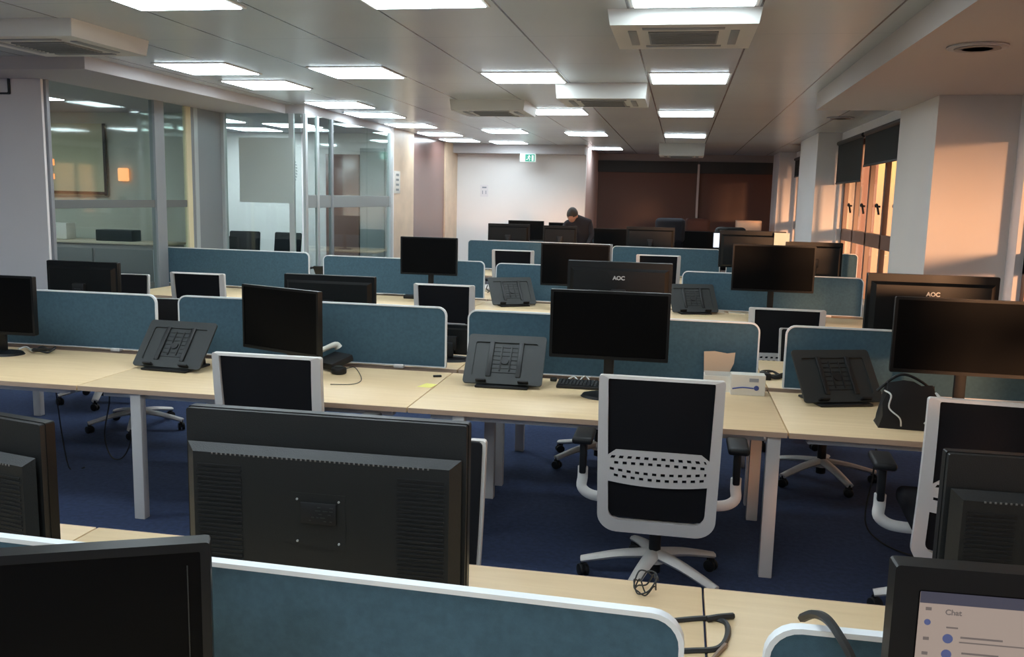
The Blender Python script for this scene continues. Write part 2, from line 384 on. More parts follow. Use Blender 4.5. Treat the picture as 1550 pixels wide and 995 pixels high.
# low sill in front of the far windows
b = nb(); box(b, (XW - 0.06, 11.6, 0.62), (0.14, 4.7, 0.03), 0.005); box(b, (XW - 0.02, 11.6, 0.3), (0.04, 4.7, 0.6)); struct('trim_6', b, M_WALLWARM)
for (ya, yb, zb, lab) in ((9.42, 12.05, 2.28, 'dark grey roller blind rolled most of the way up beside the pale pier'),
                          (12.2, 14.05, 2.1, 'dark grey roller blind hanging lower than its neighbour, beside the middle column'),
                          (16.3, 19.2, 2.33, 'small far dark roller blind between the two far columns')):
    r = thing('roller_blind', lab, 'blind', (XW - 0.05, (ya + yb) / 2, zb), 0, 'blinds on the right windows')
    b = nb(); box(b, (0, 0, (2.66 - zb) / 2), (0.004, yb - ya, 2.66 - zb)); obj('blind_fabric', b, M_BLIND, r)
    b = nb(); box(b, (0.0, 0, 0), (0.02, yb - ya, 0.025), 0.004); obj('bottom_bar', b, M_BLACK2, r)
    b = nb(); cyl(b, (0.0, 0, 2.66 - zb + 0.02), 0.03, yb - ya, (PI / 2, 0, 0), 12); obj('roller', b, M_BLACK2, r)

bl = thing('building', 'brown-pink building seen through the right windows', 'building', (8.0, 62, 0))
b = nb(); box(b, (0, 0, 8), (7.6, 6, 22)); obj('wall', b, mat('outside_render', (0.30, 0.19, 0.16), .8), bl)
for k in range(3):
    for q in range(3):
        b = nb(); box(b, (-2.3 + 2.3 * k, -3.0, 2 + 4 * q), (1.2, .1, 1.8)); obj('window', b, M_BLACK2, bl)

# ---------------------------------------------------------------- glass partitions
def glass_y(X, spans, name0):
    """panes in a plane of constant x"""
    global wi
    for (ya, yb, m_) in spans:
        b = nb(); box(b, (X, (ya + yb) / 2, ZS / 2), (0.012, yb - ya, ZS)); g = struct('window_%d' % wi, b, m_); wi += 1
wi = 8
glass_y(XL, [(7.3, 8.93, M_GLASS), (9.12, 9.58, M_GLASS)], 0)
glass_y(XG, [(10.45, 10.74, M_GLASS), (10.80, 11.2, M_GLASS), (11.26, 12.6, M_GLASS), (12.6, 13.6, M_GLASS)], 0)
b = nb(); box(b, ((XL + XG) / 2, 10.4, ZS / 2), (XG - XL - 0.1, 0.012, ZS)); struct('window_%d' % wi, b, M_GLASS)
ti = 7
def post(x, ya, yb, w=0.08, m_=M_ALU, z0=0, z1=ZS, name=None):
    global ti
    b = nb(); box(b, (x, (ya + yb) / 2, (z0 + z1) / 2), (w, yb - ya, z1 - z0), 0.004); struct('trim_%d' % ti, b, m_); ti += 1
post(XL, 7.27, 7.31, 0.05)
post(XL, 8.93, 9.11, 0.07, M_ALU)
post(XL, 9.58, 9.68, 0.05, mat('cream_strip', (0.72, 0.64, 0.42), 0.4))
post(XL, 9.74, 9.82, 0.06, M_ALULIGHT)
post(XL, 9.82, 10.36, 0.05, M_ALU)
post(XL, 9.68, 9.74, 0.05, M_ALU)
M_RAIL = mat('dim_rail', (0.13, 0.14, 0.135), 0.6)
post(XL, 7.31, 8.93, 0.02, M_RAIL, 1.59, 1.67)
post(XL, 9.12, 9.58, 0.02, M_RAIL, 1.59, 1.67)
post(XL + 0.02, 10.36, 10.44, 0.09, M_ALULIGHT)
post(XG - 0.17, 10.38, 10.42, 0.07, M_ALULIGHT)
post(XG, 10.38, 10.44, 0.04, M_ALULIGHT)
post(XG, 10.74, 10.80, 0.04, M_ALULIGHT)
post(XG, 11.20, 11.26, 0.05, M_ALU)
post(XG, 13.6, 13.7, 0.07, M_ALULIGHT)
post(XG, 10.44, 13.6, 0.02, M_FROST, 1.60, 1.76)
# things inside the glass rooms
def at_room(px, py, Y): return at_y(px, py, Y)
r = thing('roller_blind', 'cream roller blind with dark frame behind the leftmost glass wall', 'blind', (-7.66, 10.36, 1.72))
b = nb(); box(b, (0, 0, 0.42), (0.86, 0.01, 0.9)); obj('blind_fabric', b, M_YELLOWBLIND, r)
b = nb(); box(b, (0.44, -0.01, 0.42), (0.035, 0.02, 0.9)); box(b, (0, -0.01, 0.0), (0.9, 0.02, 0.035)); obj('blind_frame', b, M_BLACK2, r)
for (x, z, s) in ((-7.98, 2.10, 0.10), (-7.98, 1.92, 0.09), (-6.98, 1.96, 0.15)):  # orange reflections imitated by small glowing squares
    b = nb(); box(b, (x, 10.37, z), (s, 0.03, s * 1.1), 0.02)
    o = obj('reflection_square', b, M_ORANGE); tag(o, {0.10: 'small glowing square standing for an orange reflection by the cream blind, upper of the pair', 0.09: 'small glowing square standing for an orange reflection by the cream blind, lower of the pair', 0.15: 'larger glowing square standing for an orange reflection right of the cream blind'}[s], 'reflection', 'orange reflections in the glass room')
r = thing('cabinet', 'low grey cabinet behind the leftmost glass wall', 'cabinet', (-7.1, 10.12, 0))
b = nb(); box(b, (0, 0, 0.55), (1.9, 0.44, 1.1), 0.006); obj('body', b, M_STUD, r)
b = nb(); box(b, (0, 0, 1.12), (1.94, 0.48, 0.03), 0.005); obj('top', b, M_BEIGE, r)
for x in (-0.48, 0.48):
    b = nb(); box(b, (x, -0.23, 0.55), (0.92, 0.02, 1.0), 0.004); d_ = obj('door', b, mat('cabinet_door', (0.22, 0.21, 0.20), 0.5), r)
    b = nb(); box(b, (x * 0.2, -0.25, 0.75), (0.015, 0.02, 0.14), 0.003); obj('handle', b, M_ALU, d_)
b = nb(); box(b, (0, 0, 0.1), (0.24, 0.18, 0.2), 0.005); o = obj('paper_stack', b, M_PAPER, loc=(-7.68, 10.1, 1.14)); tag(o, 'white stack of papers on the grey cabinet behind the leftmost glass', 'paper')
b = nb(); box(b, (0, 0, 0.07), (0.5, 0.2, 0.14), 0.01); o = obj('printer', b, M_BLACK2, loc=(-6.9, 10.1, 1.135)); tag(o, 'low black machine on the grey cabinet behind the leftmost glass', 'printer')
# flat patch masking the emblem, put on the meeting-room glass, with bits of a ring of leaves
P1 = at_y(362, 208, 10.385); P2 = at_y(445, 308, 10.385)
r = thing('emblem_patch', 'flat grey-green rectangle masking the emblem on the meeting room glass', 'sign', ((P1.x + P2.x) / 2, 10.375, (P1.z + P2.z) / 2))
b = nb(); box(b, (0, 0, 0), (P2.x - P1.x, 0.008, P1.z - P2.z)); obj('panel', b, mat('grey_green_panel', (0.50, 0.57, 0.555), 0.8), r)
b = nb(); c_ = at_y(409, 258, 10.42); R_ = 0.345
for i in range(60):
    a_ = 2 * PI * i / 60
    box(b, (c_.x - (P1.x + P2.x) / 2 + R_ * math.cos(a_), 0.05, c_.z - (P1.z + P2.z) / 2 + R_ * 1.0 * math.sin(a_)), (0.022, 0.003, 0.012), rot=(0, -a_ + 0.6, 0))
obj('leaf_ring', b, M_ALU, r)
b = nb(); box(b, (-5.32, 13.66, 1.2), (0.55, 0.10, 2.4), 0.004); o = obj('cabinet_tall', b, M_BROWN); o.name = 'tall_cabinet'; tag(o, 'tall dark brown cupboard at the back of the glass meeting room', 'cabinet')
b = nb(); box(b, (-4.83, 13.66, 1.25), (0.40, 0.06, 2.5), 0.004); o = obj('wall_panel', b, M_FROST); tag(o, 'grey panel beside the dark brown cupboard in the meeting room', 'panel')

# ---------------------------------------------------------------- ceiling fittings
def make_light():
    r = thing('ceiling_light', '', 'ceiling light', (0, 0, ZC))
    b = nb(); ringprism(b, rrect(-.34, -.34, .34, .34, .005, 1), rrect(-.318, -.318, .318, .318, .004, 1), -.006, .004)
    bmesh.ops.rotate(b, verts=b.verts, cent=(0, 0, 0), matrix=Matrix.Rotation(PI / 2, 3, 'X')); obj('frame', b, M_AC, r)
    b = nb(); box(b, (0, 0, -.005), (.636, .636, .014), .003); obj('diffuser', b, M_LIGHT, r)
    return r
lights = [(-2.87, 4.66, 'square ceiling light cut by the top edge, leftmost of those at the top'), (-1.44, 4.72, 'square ceiling light cut by the top edge left of the big air unit'), (0.01, 4.79, 'bright ceiling light right in front of the big air unit'),
  (0.01, 8.05, 'square ceiling light behind the big air unit'), (0.0, 11.25, 'square ceiling light, second behind the big air unit'), (0.0, 15.0, 'square ceiling light, third behind the big air unit'),
  (-1.42, 8.0, 'square ceiling light touching the lit middle air unit'), (-1.53, 11.1, 'square ceiling light beyond the lit middle air unit'), (-1.58, 14.8, 'square ceiling light in the middle distance above the exit sign wall'), (-1.6, 18.95, 'smallest ceiling light over the dark recess'),
  (-2.84, 7.65, 'square ceiling light at the middle of the ceiling, left of the lit air unit'), (-2.85, 14.4, 'square ceiling light before the far white wall'), (-3.35, 17.3, 'tiny ceiling light just above the exit sign'),
  (-4.12, 7.4, 'large ceiling light nearest the first glass wall'), (-4.1, 8.5, 'ceiling light just behind the large one by the glass wall'), (-4.08, 10.4, 'ceiling light above the corner of the meeting room'), (-4.1, 11.7, 'ceiling light along the meeting room glass, second from its corner'),
  (-4.12, 13.4, 'ceiling light near the end of the meeting room glass'), (-4.15, 15.2, 'ceiling light before the brown wall panel'), (-4.2, 16.8, 'farthest ceiling light along the left wall'),
  (0.01, 1.3, 'unseen ceiling light added above the camera end of the room, right'), (-1.44, 1.3, 'unseen ceiling light added above the camera end of the room, middle'), (-2.87, 1.3, 'unseen ceiling light added above the camera end of the room, left'), (-1.44, -2.0, 'unseen ceiling light added at the very back of the room'), (0.01, -1.1, 'unseen ceiling light added behind the camera, right of the centre line'), (-2.87, -1.1, 'unseen ceiling light added behind the camera, left of the centre line'), (-1.44, -0.6, 'unseen ceiling light added just behind the camera'), (0.7, -2.3, 'unseen ceiling light added in the rear right corner'),  # unseen lights added to brighten the near end of the room
  (-4.3, 3.4, 'ceiling light left of the camera before the white wall'), (-5.7, 3.4, 'unseen ceiling light added far left of the camera'), (-5.7, 1.0, 'unseen ceiling light added far left beside the camera'), (-7.6, 4.6, 'outermost unseen ceiling light added at left before the white wall'), (-6.3, 11.4, 'added fill light on the ceiling at the front of the meeting room'), (-6.5, 13.0, 'added fill light on the ceiling along the back wall of the meeting room'), (-8.2, 12.8, 'added fill light on the ceiling in the far left corner of the meeting room'),  # all but the first added to brighten left wall and meeting room
  (-7.0, 8.6, 'added fill light on the ceiling inside the left glass room, nearer the glass'), (-8.6, 8.9, 'added fill light on the ceiling deeper inside the left glass room'), (-7.3, 12.0, 'added fill light on the ceiling inside the meeting room at left'), (-5.5, 12.2, 'added fill light on the ceiling inside the meeting room near the glass corner')]  # added to light the interiors behind the glass
L0 = make_light()
for i, (x, y, lab) in enumerate(lights):
    z = ZC if (x > -4.5 or y < 6) else ZS
    if i == 0: L0.location = (x, y, z); L0['label'] = lab; L0['group'] = 'square ceiling lights'
    else: dup(L0, (x, y, z), 0, lab, 'square ceiling lights')
def make_ac():
    r = thing('air_conditioner', '', 'air conditioner', (0, 0, ZC))
    b = nb(); t = bmesh.new(); bmesh.ops.create_cube(t, size=1); bmesh.ops.scale(t, vec=(.84, .84, .085), verts=t.verts); bmesh.ops.translate(t, vec=(0, 0, -.0425), verts=t.verts)
    for v in t.verts:
        if v.co.z < -.05: v.co.x *= .965; v.co.y *= .965
    merge(b, t); obj('body', b, M_AC, r)
    b = nb(); box(b, (0, 0, -.088), (.40, .40, .01), 0.003)
    for i in range(9): box(b, (0, -.16 + i * .04, -.094), (.38, .012, .006))
    obj('grille', b, M_ACGRILL, r)
    for (x, y, sx_, sy_) in ((0, .29, .46, .05), (0, -.29, .46, .05), (.29, 0, .05, .46), (-.29, 0, .05, .46)):
        b = nb(); box(b, (x, y, -.087), (sx_, sy_, .006), 0.002); obj('air_flap', b, M_ALU, r)
    return r
A0 = make_ac()
acs = [(-0.04, 5.6, 'white ceiling air unit with its near face brightly lit by the light before it'), (-0.78, 8.80, 'ceiling air unit in the middle of the room, lit on its near face'),
       (-4.24, 5.62, 'grey shaded ceiling air unit at top left of the picture'), (-2.15, 10.2, 'dark ceiling air unit between the rows of lights left of the bright one'), (-0.05, 17.4, 'far ceiling air unit over the dark recess'), (-3.2, 1.0 - 1.2, 'ceiling air unit behind the camera')]
for i, (x, y, lab) in enumerate(acs):
    if i == 0: A0.location = (x, y, ZC); A0['label'] = lab; A0['group'] = 'ceiling air units'
    else:
        c_ = dup(A0, (x, y, ZC), 0, lab, 'ceiling air units'); c_.scale.z = (1, 1.6, 1.25, 1.3, 2.6, 1)[i]
for (px, py, lab) in ((1480, 70, 'round ceiling vent in the lowered ceiling at top right'), (1272, 178, None), (1210, 218, None)):
    p = at_z(px, py, ZR if lab else ZC)
    r = thing('ceiling_vent', lab or ('small round ceiling vent before the window blinds' if px > 1250 else 'far small round ceiling vent near the far columns'), 'vent', (p.x, p.y, p.z), 0, 'round ceiling vents')
    b = nb(); cyl(b, (0, 0, -.006), .16, .012, n=32, bev=.004); obj('rim', b, M_SOFFIT, r)
    b = nb()
    for rr in (.12, .08, .04): cyl(b, (0, 0, -.012), rr, .01, n=28)
    obj('grille', b, M_STUD, r)
# exit sign, notices
p = at_y(799, 239, YF - 0.42)
r = thing('exit_sign', 'green and white running-man exit sign hanging at the far white wall', 'sign', (p.x, YF - 0.42, p.z))
b = nb(); box(b, (0, 0, 0), (0.32, 0.03, 0.16), 0.004); obj('housing', b, M_EXITW, r)
b = nb(); box(b, (0.045, -.018, 0), (0.19, 0.006, 0.14)); obj('green_field', b, M_GREEN, r)
b = nb(); cyl(b, (0.03, -.024, .042), .013, .004, (PI / 2, 0, 0), 10)
tube(b, [(0.03, -.024, .03), (0.02, -.024, 0.0)], .010, 6, False)
for q in ([(0.02, -.024, 0), (0.045, -.024, -.02), (0.035, -.024, -.055)], [(0.02, -.024, 0), (0.0, -.024, -.03), (-.03, -.024, -.035)], [(.03, -.024, .025), (.06, -.024, .012)], [(.03, -.024, .025), (.0, -.024, .015)]): tube(b, q, .006, 6, False)
box(b, (0.10, -.022, -.005), (.035, .004, .11)); obj('running_figure', b, M_EXITW, r)
b = nb(); tube(b, [(-.1, 0, .07), (-.1, 0, 2.66 - p.z)], .004, 6, False); tube(b, [(.1, 0, .07), (.1, 0, 2.66 - p.z)], .004, 6, False); obj('hanger', b, M_ALU, r)
p = at_y(733, 289, YF - 0.01)
r = thing('wall_notice', 'small white paper notice with grey marks on the far white wall', 'notice', (p.x, YF - 0.006, p.z))
b = nb(); box(b, (0, 0, 0), (.17, .004, .24)); obj('sheet', b, mat('notice_paper', (.78, .74, .76), .8), r)
b = nb(); box(b, (0, -.004, .07), (.09, .003, .03)); box(b, (-.035, -.004, -.03), (.014, .003, .07)); box(b, (.035, -.004, -.03), (.014, .003, .07)); obj('print', b, M_GREYINK, r)
p = at_x(601, 276, -4.585)
r = thing('door_sign', 'narrow white vertical sign on the pale wooden post', 'sign', (-4.585, p.y, p.z))
b = nb(); box(b, (0, 0, 0), (.012, .30, .36), .003); obj('plate', b, M_PAPER, r)
b = nb()
for k in range(4): box(b, (.008, 0, .12 - .08 * k), (.004, .14, .035))
obj('print', b, M_FROST, r)
b = nb(); ringprism(b, rrect(-.2, -.13, .2, .13, .01, 2), rrect(-.185, -.115, .185, .115, .008, 2), -.01, .01)
p = at_y(-16, 120, 7.22); o = obj('picture_frame', b, M_BLACK2); o.location = (p.x, 7.222, p.z); tag(o, 'thin dark empty frame on the left white wall at the picture edge', 'frame')

# ================================================================ DESKS
DZ = 0.73
def make_desk(w):
    r = thing('desk', '', 'desk')
    b = nb(); box(b, (0, 0, DZ - .013), (w - .006, .93, .026), .002); obj('desktop', b, M_WOOD, r)
    for y in (-.466, .466): b = nb(); box(b, (0, y, DZ - .013), (w - .01, .003, .025)); obj('edge_band', b, M_WOODEDGE, r)
    for y in (-.36, .36): b = nb(); box(b, (0, y, DZ - .048), (w - .2, .05, .04), .003); obj('beam', b, M_LEG, r)
    return r
def add_legs(desk, xs, ys=(-.42, .37)):
    for x in xs:
        for y in ys:
            b = nb(); box(b, (x, y, (DZ - .026) / 2), (.062, .05, DZ - .026), .004); l_ = obj('leg', b, M_LEG, desk)
def bench(Yc, cols, rot, x_ref, labs_near, labs_far, legs):
    """two desk rows back to back; Yc = line of the screens"""
    for row, labs in ((-1, labs_near), (1, labs_far)):
        for (xa, xb), lab, lg in zip(cols, labs, legs):
            if lab is None: continue
            d = make_desk(xb - xa); xm = (xa + xb) / 2
            y = Yc + row * .52
            d.location = (xm, y + (xm - x_ref) * math.tan(rot), 0); d.rotation_euler.z = rot
            d['label'] = lab; d['group'] = 'pale wood desks'
            add_legs(d, [q - xm for q in lg])
# bench nearest the camera
bench(1.42, [(-3.62, -1.76), (-1.76, 0.11), (0.11, 1.97)], 0, 0,
      [None, 'pale wood desk below the camera carrying the left screen back', 'pale wood desk below the camera carrying the glowing monitor'],
      ['pale wood desk end at the left under the leftmost big monitor back', 'pale wood desk behind the nearest teal screen under the big monitor back', 'pale wood desk in the lower right with the black cable loop'],
      [[-3.5, -1.86], [-1.66, 0.02], [0.2, 1.87]])
R2 = 0.006
bench(5.2, [(-5.02, -3.16), (-3.16, -1.31), (-1.31, 0.54), (0.54, 2.40)], R2, -1.0,
      ['second row desk at the far left, under the leftmost monitor', 'second row desk with the small slanted monitor and the telephone', 'second row desk with keyboard behind the white-framed chair', 'second row desk at right with the folded laptop stand'],
      ['second row far side desk at the far left, behind the screen', 'second row far side desk carrying a wide monitor back, left', 'second row far side desk carrying the middle monitor back', 'second row far side desk carrying the right monitor back'],
      [[-4.9], [-2.83], [-1.05, 0.48], [2.28]])
R3 = -0.045
bench(8.98, [(-5.55, -3.78), (-3.78, -1.93), (-1.93, -0.08), (-0.08, 1.77)], R3, -1.9,
      ['third row desk beside the glass room, at left', 'third row desk with a beige box, left of centre', 'third row desk carrying a laptop stand and a phone', 'third row desk by the windows under the monitor with a note'],
      ['third row far side desk beside the glass room', 'third row far side desk left of centre', 'third row far side desk right of centre', 'third row far side desk by the windows'],
      [[-5.4], [-3.6], [-1.75, -0.2], [1.65]])
bench(12.75, [(-3.15, -1.3), (-1.3, 0.55), (0.55, 2.2)], -0.03, -1.0,
      ['fourth row desk at its left end', 'fourth row desk in its middle', 'fourth row desk by the far windows'],
      ['fourth row far side desk at its left end', 'fourth row far side desk in its middle', 'fourth row far side desk by the far windows'],
      [[-3.0], [-1.2, 0.45], [1.85]])
bench(16.6, [(-3.6, -1.75), (-1.75, 0.1), (0.1, 1.9)], 0, 0,
      ['farthest row desk at left before the white wall', 'farthest row desk in its middle', 'farthest row desk near the far columns'],
      ['farthest row back desk at left', 'farthest row back desk in its middle', 'farthest row back desk near the far columns'],
      [[-3.4], [-1.6, 0.0], [1.8]])

# ---------------------------------------------------------------- teal desk screens
def desk_screen(xa, xb, ya, yb, ztop, label, zbot=0.745):
    L = math.hypot(xb - xa, yb - ya); r = thing('desk_screen', label, 'desk screen', ((xa + xb) / 2, (ya + yb) / 2, DZ), math.atan2(yb - ya, xb - xa), 'teal fabric desk screens')
    o_ = rrect(-L / 2, zbot - DZ, L / 2, ztop - DZ, .055, 6, .01); i_ = rrect(-L / 2 + .009, zbot - DZ + .006, L / 2 - .009, ztop - DZ - .009, .047, 6, .006)
    b = nb(); prism(b, i_, -.008, .008); obj('fabric_panel', b, M_TEAL, r, 0.5)
    b = nb(); ringprism(b, o_, i_, -.0105, .0105); obj('edge_trim', b, M_TRIM, r, 0.5)
    for x in (-L / 2 + .3, L / 2 - .3):
        b = nb(); box(b, (x, 0, 0.011), (.06, .05, .022), .003); obj('clamp', b, M_LEG, r)
    return r
desk_screen(-1.68, 0.04, 1.44, 1.40, 1.125, 'large teal desk screen nearest the camera, left of the glowing monitor')
desk_screen(0.165, 1.9, 1.40, 1.42, 1.125, 'teal desk screen at the lower right corner behind the glowing monitor')
desk_screen(-3.55, -1.80, 1.44, 1.44, 1.125, 'teal desk screen end at the lower left, behind the nearest black monitor')
def scr2(pa, pb, Ya, Yb, z, lab):
    A = at_y(pa, 450, Ya); B_ = at_y(pb, 450, Yb); desk_screen(A.x, B_.x, Ya, Yb, z, lab)
A = at_y(237, 445, 5.2); desk_screen(A.x - 1.72, A.x, 5.18, 5.2, 1.115, 'teal desk screen of the second row by the leftmost monitor')
scr2(270, 677, 5.2, 5.215, 1.12, 'teal desk screen of the second row behind the small slanted monitor')
scr2(709, 1154, 5.2, 5.21, 1.115, 'teal desk screen of the second row behind the middle black monitor')
A = at_y(1190, 495, 5.2); desk_screen(A.x, A.x + 1.72, 5.2, 5.21, 1.11, 'teal desk screen of the second row behind the folded laptop stand')
scr2(235, 469, 9.17, 9.07, 1.15, 'teal desk screen of the third row against the glass room')
scr2(490, 733, 9.06, 8.98, 1.13, 'teal desk screen of the third row behind the lone square monitor')
scr2(750, 1013, 8.98, 8.93, 1.12, 'teal desk screen of the third row behind the middle laptop stand')
scr2(1031, 1306, 8.9, 8.82, 1.115, 'teal desk screen of the third row at the window end')
scr2(707, 912, 12.84, 12.78, 1.16, 'teal desk screen of the fourth row at its left end')
scr2(924, 1087, 12.77, 12.72, 1.14, 'teal desk screen of the fourth row in its middle')
scr2(1096, 1294, 12.71, 12.66, 1.14, 'teal desk screen of the fourth row at the window end')
scr2(745, 880, 16.6, 16.6, 1.12, 'teal desk screen of the farthest row at left')
scr2(890, 1010, 16.6, 16.6, 1.12, 'teal desk screen of the farthest row in its middle')
scr2(1030, 1150, 16.6, 16.6, 1.12, 'teal desk screen of the farthest row near the columns')

# ================================================================ MONITORS
def monitor(x, y, ztop, w, h, rot, label, style='plain', logo=False, bz=.014, cat_group='monitors', base_w=.24):
    """origin on the desk under the stand; the screen faces local -y"""
    r = thing('monitor', label, 'monitor', (x, y, DZ), rot, cat_group)
    zt = ztop - DZ; zb = zt - h
    # housing: front bezel ring + bulging back shell
    b = nb(); ringprism(b, rrect(-w / 2, zb, w / 2, zt, .006, 3), rrect(-w / 2 + bz, zb + bz * 1.25, w / 2 - bz, zt - bz, .003, 3), -.046, -.022); hs = obj('bezel', b, M_GLOSSBLK, r, 0.5)
    b = nb(); prism(b, rrect(-w / 2 + .002, zb + .002, w / 2 - .002, zt - .002, .006, 3), -.030, -.008)
    if style != 'vented':
        t = bmesh.new(); bmesh.ops.create_cube(t, size=1); bmesh.ops.scale(t, vec=(w * .94, .026, h * .86), verts=t.verts)
        for v in t.verts:
            if v.co.y > 0: v.co.x *= .92; v.co.z = v.co.z * .90
        merge(b, t, TR(0, .005, zb + h * .46))
    obj('back_shell', b, M_GLOSSBLK if style != 'vented' else M_BLACK2, r, 0.5)
    b = nb(); box(b, (0, -.036, zb + h / 2), (w - 2 * bz + .002, .012, h - 2 * bz + .002)); sc = obj('screen', b, M_SCREEN, r, None)
    if style == 'vented':
        # big back seen close: raised lower shell, ledge with a row of slots, side louvres, mount plate with sticker
        b = nb(); t = bmesh.new(); bmesh.ops.create_cube(t, size=1); bmesh.ops.scale(t, vec=(w * .97, .020, h * .80), verts=t.verts)
        for v in t.verts:
            if v.co.y > 0:
                v.co.x *= .93
                v.co.z = v.co.z - .018 if v.co.z > 0 else v.co.z
        merge(b, t, TR(0, .012, zb + h * .405)); obj('rear_cover', b, M_BLACK2, r, None)
        for s in (-1, 1):
            b = nb()
            for k in range(24):
                box(b, (s * w * .355, .0225, zb + h * .10 + k * h * .0255), (w * .16, .003, h * .010))
            obj('louvres', b, M_BLACK, r, None)
        b = nb(); nh = 46
        for k in range(nh): box(b, (-w * .38 + w * .76 * k / (nh - 1), .0225, zb + h * .755), (.0035, .003, .0035))
        obj('vent_slots', b, mat('slot_grey', (.16, .15, .14), .5), r, None)
        b = nb(); box(b, (0, .0225, zb + h * .40), (.13, .0012, .13), 0); mp = obj('mount_plate', b, M_BLACK2, r)
        for sx_ in (-.05, .05):
            for sz_ in (-.05, .05): b = nb(); cyl(b, (sx_, .0245, zb + h * .40 + sz_), .0026, .003, (PI / 2, 0, 0), 8); obj('mount_screw', b, M_LOGO, mp)
        b = nb(); box(b, (-.002, .027, zb + h * .45), (.085, .003, .050), .001); st = obj('rating_sticker', b, M_BLACK, r)
        b = nb()
        rr = random.Random(7)
        for k in range(14): box(b, (-.036 + rr.random() * .055, .0290, zb + h * .45 - .017 + (k % 5) * .008), (.004 + rr.random() * .009, .001, .0022))
        obj('sticker_print', b, M_GREY, st, None)
    else:
        b = nb(); box(b, (0, .004, zt - h * .20), (w * .88, .004, .004)); obj('back_ridge', b, M_BLACK, r, None)
    # stand
    nk = zb + (.02 if style == 'vented' else h * .45)
    b = nb(); box(b, (0, .045 if style != 'vented' else .0, nk / 2 + .01), (.055, .022, nk - .02), .006)
    if style != 'vented': box(b, (0, .03, zb + h * .42), (.09, .036, .09), .006); obj('stand_neck', b, M_BLACK, r)
    b = nb(); t = bmesh.new(); bmesh.ops.create_cone(t, cap_ends=True, segments=36, radius1=base_w / 2 + .01, radius2=base_w / 2, depth=.014)
    bmesh.ops.scale(t, vec=(1.12, .8, 1), verts=t.verts); merge(b, t, TR(0, .03, .007)); obj('stand_base', b, M_BLACK, r)
    if logo:
        text_mesh('logo', 'AOC', .034, TR(-.0, .0186, zt - h * .27) @ Matrix.Rotation(PI, 4, 'Z') @ Matrix.Rotation(PI / 2, 4, 'X'), M_LOGO, r, .001, .0012)
    return r
def mon_at(pxc, pyt, Y, w, h, rot, label, **k):
    p = at_y(pxc, pyt, Y); return monitor(p.x, Y, p.z, w, h, rot, label, **k)
# nearest, screens towards us
P1 = at_z(318, 819, 1.27); P2 = at_z(0, 840, 1.27); d = P1 - P2; ang = math.atan2(d.y, d.x); w_ = .56
c = P1 - d.normalized() * (w_ / 2); nrm = Vector((-math.sin(ang), math.cos(ang), 0))
MA = monitor(c.x + nrm.x * .04, c.y + nrm.y * .04, 1.27, w_, .345, ang, 'nearest black monitor with dark screen at the lower left corner')
b = nb(); box(b, (w_ / 2 - .033, -.0438, 1.27 - DZ - .19), (.0016, .001, .31)); obj('screen_edge_line', b, M_GREY, MA, None)
p = at_y(1350, 848, 1.16)
MB_ = monitor(p.x + .29, 1.20, p.z, .58, .36, math.radians(2.0), 'nearest monitor at lower right, its screen glowing with a chat page', bz=.030)
zt = p.z - DZ; sx0 = -.29 + .034; st_ = zt - .033
b = nb(); box(b, (.0, -.0432, st_ - .150), (.514, .001, .298)); UI = obj('lit_picture', b, M_UI, MB_, None)
b = nb(); box(b, (.0, -.0442, st_ - .007), (.514, .001, .015)); obj('title_bar', b, M_UIBAR, UI, None)
b = nb(); box(b, (sx0 + .040, -.0442, st_ - .045), (.014, .0008, .0018))
for q in (.022, .062, .082, .102, .122): box(b, (sx0 + .010, -.0442, st_ - q), (.007, .0008, .004))
for k in range(5):
    z = st_ - .057 - k * .021
    box(b, (sx0 + .076, -.0442, z), (.050 - .006 * (k % 2), .0008, .0022)); box(b, (sx0 + .092, -.0442, z - .0065), (.084, .0008, .0014))
obj('text_lines', b, M_UITXT, UI, None)
for k in range(5):
    b = nb(); cyl(b, (sx0 + .036, -.0442, st_ - .060 - k * .021), .0062, .0008, (PI / 2, 0, 0), 16); obj('contact_dot', b, M_UIDOT, UI, None)
b = nb(); cyl(b, (sx0 + .010, -.0442, st_ - .040), .004, .0008, (PI / 2, 0, 0), 12); obj('menu_icon', b, M_UIDOT, UI, None)
text_mesh('page_heading', 'Chat', .010, TR(sx0 + .040, -.0442, st_ - .025) @ Matrix.Rotation(PI / 2, 4, 'X'), M_UITXT, UI, .0003, .0002)
# far side of the nearest bench, backs towards us
def back_at(pl, pr, pyl, pyr, z, h, label, w=None, base_w=.24, **k):
    A = at_z(pl, pyl, z); B_ = at_z(pr, pyr, z); d = B_ - A; ang = math.atan2(d.y, d.x); L = w or d.length
    c = (A + B_) / 2; n_ = Vector((-math.sin(ang), math.cos(ang), 0))
    return monitor(c.x + n_.x * .015, c.y + n_.y * .015, z, L, h, ang + PI, label, base_w=base_w, **k)
p1 = at_y(272, 624, 1.84); p2 = at_y(703, 645, 1.84)
monitor((p1.x + p2.x) / 2, 1.86, (p1.z + p2.z) / 2, p2.x - p1.x, .40, PI + .012, 'large monitor seen from behind with vents, on the desk behind the nearest teal screen', style='vented')
p2 = at_y(98, 629, 1.86)
monitor(p2.x - .26, 1.80, p2.z + .008, .58, .40, PI - .22, 'vented monitor back cut by the left picture edge', style='vented')
p1 = at_y(1440, 690, 1.95)
monitor(p1.x + .30, 1.97, p1.z, .60, .38, PI + .02, 'vented monitor back at the right picture edge before the chair', style='vented')
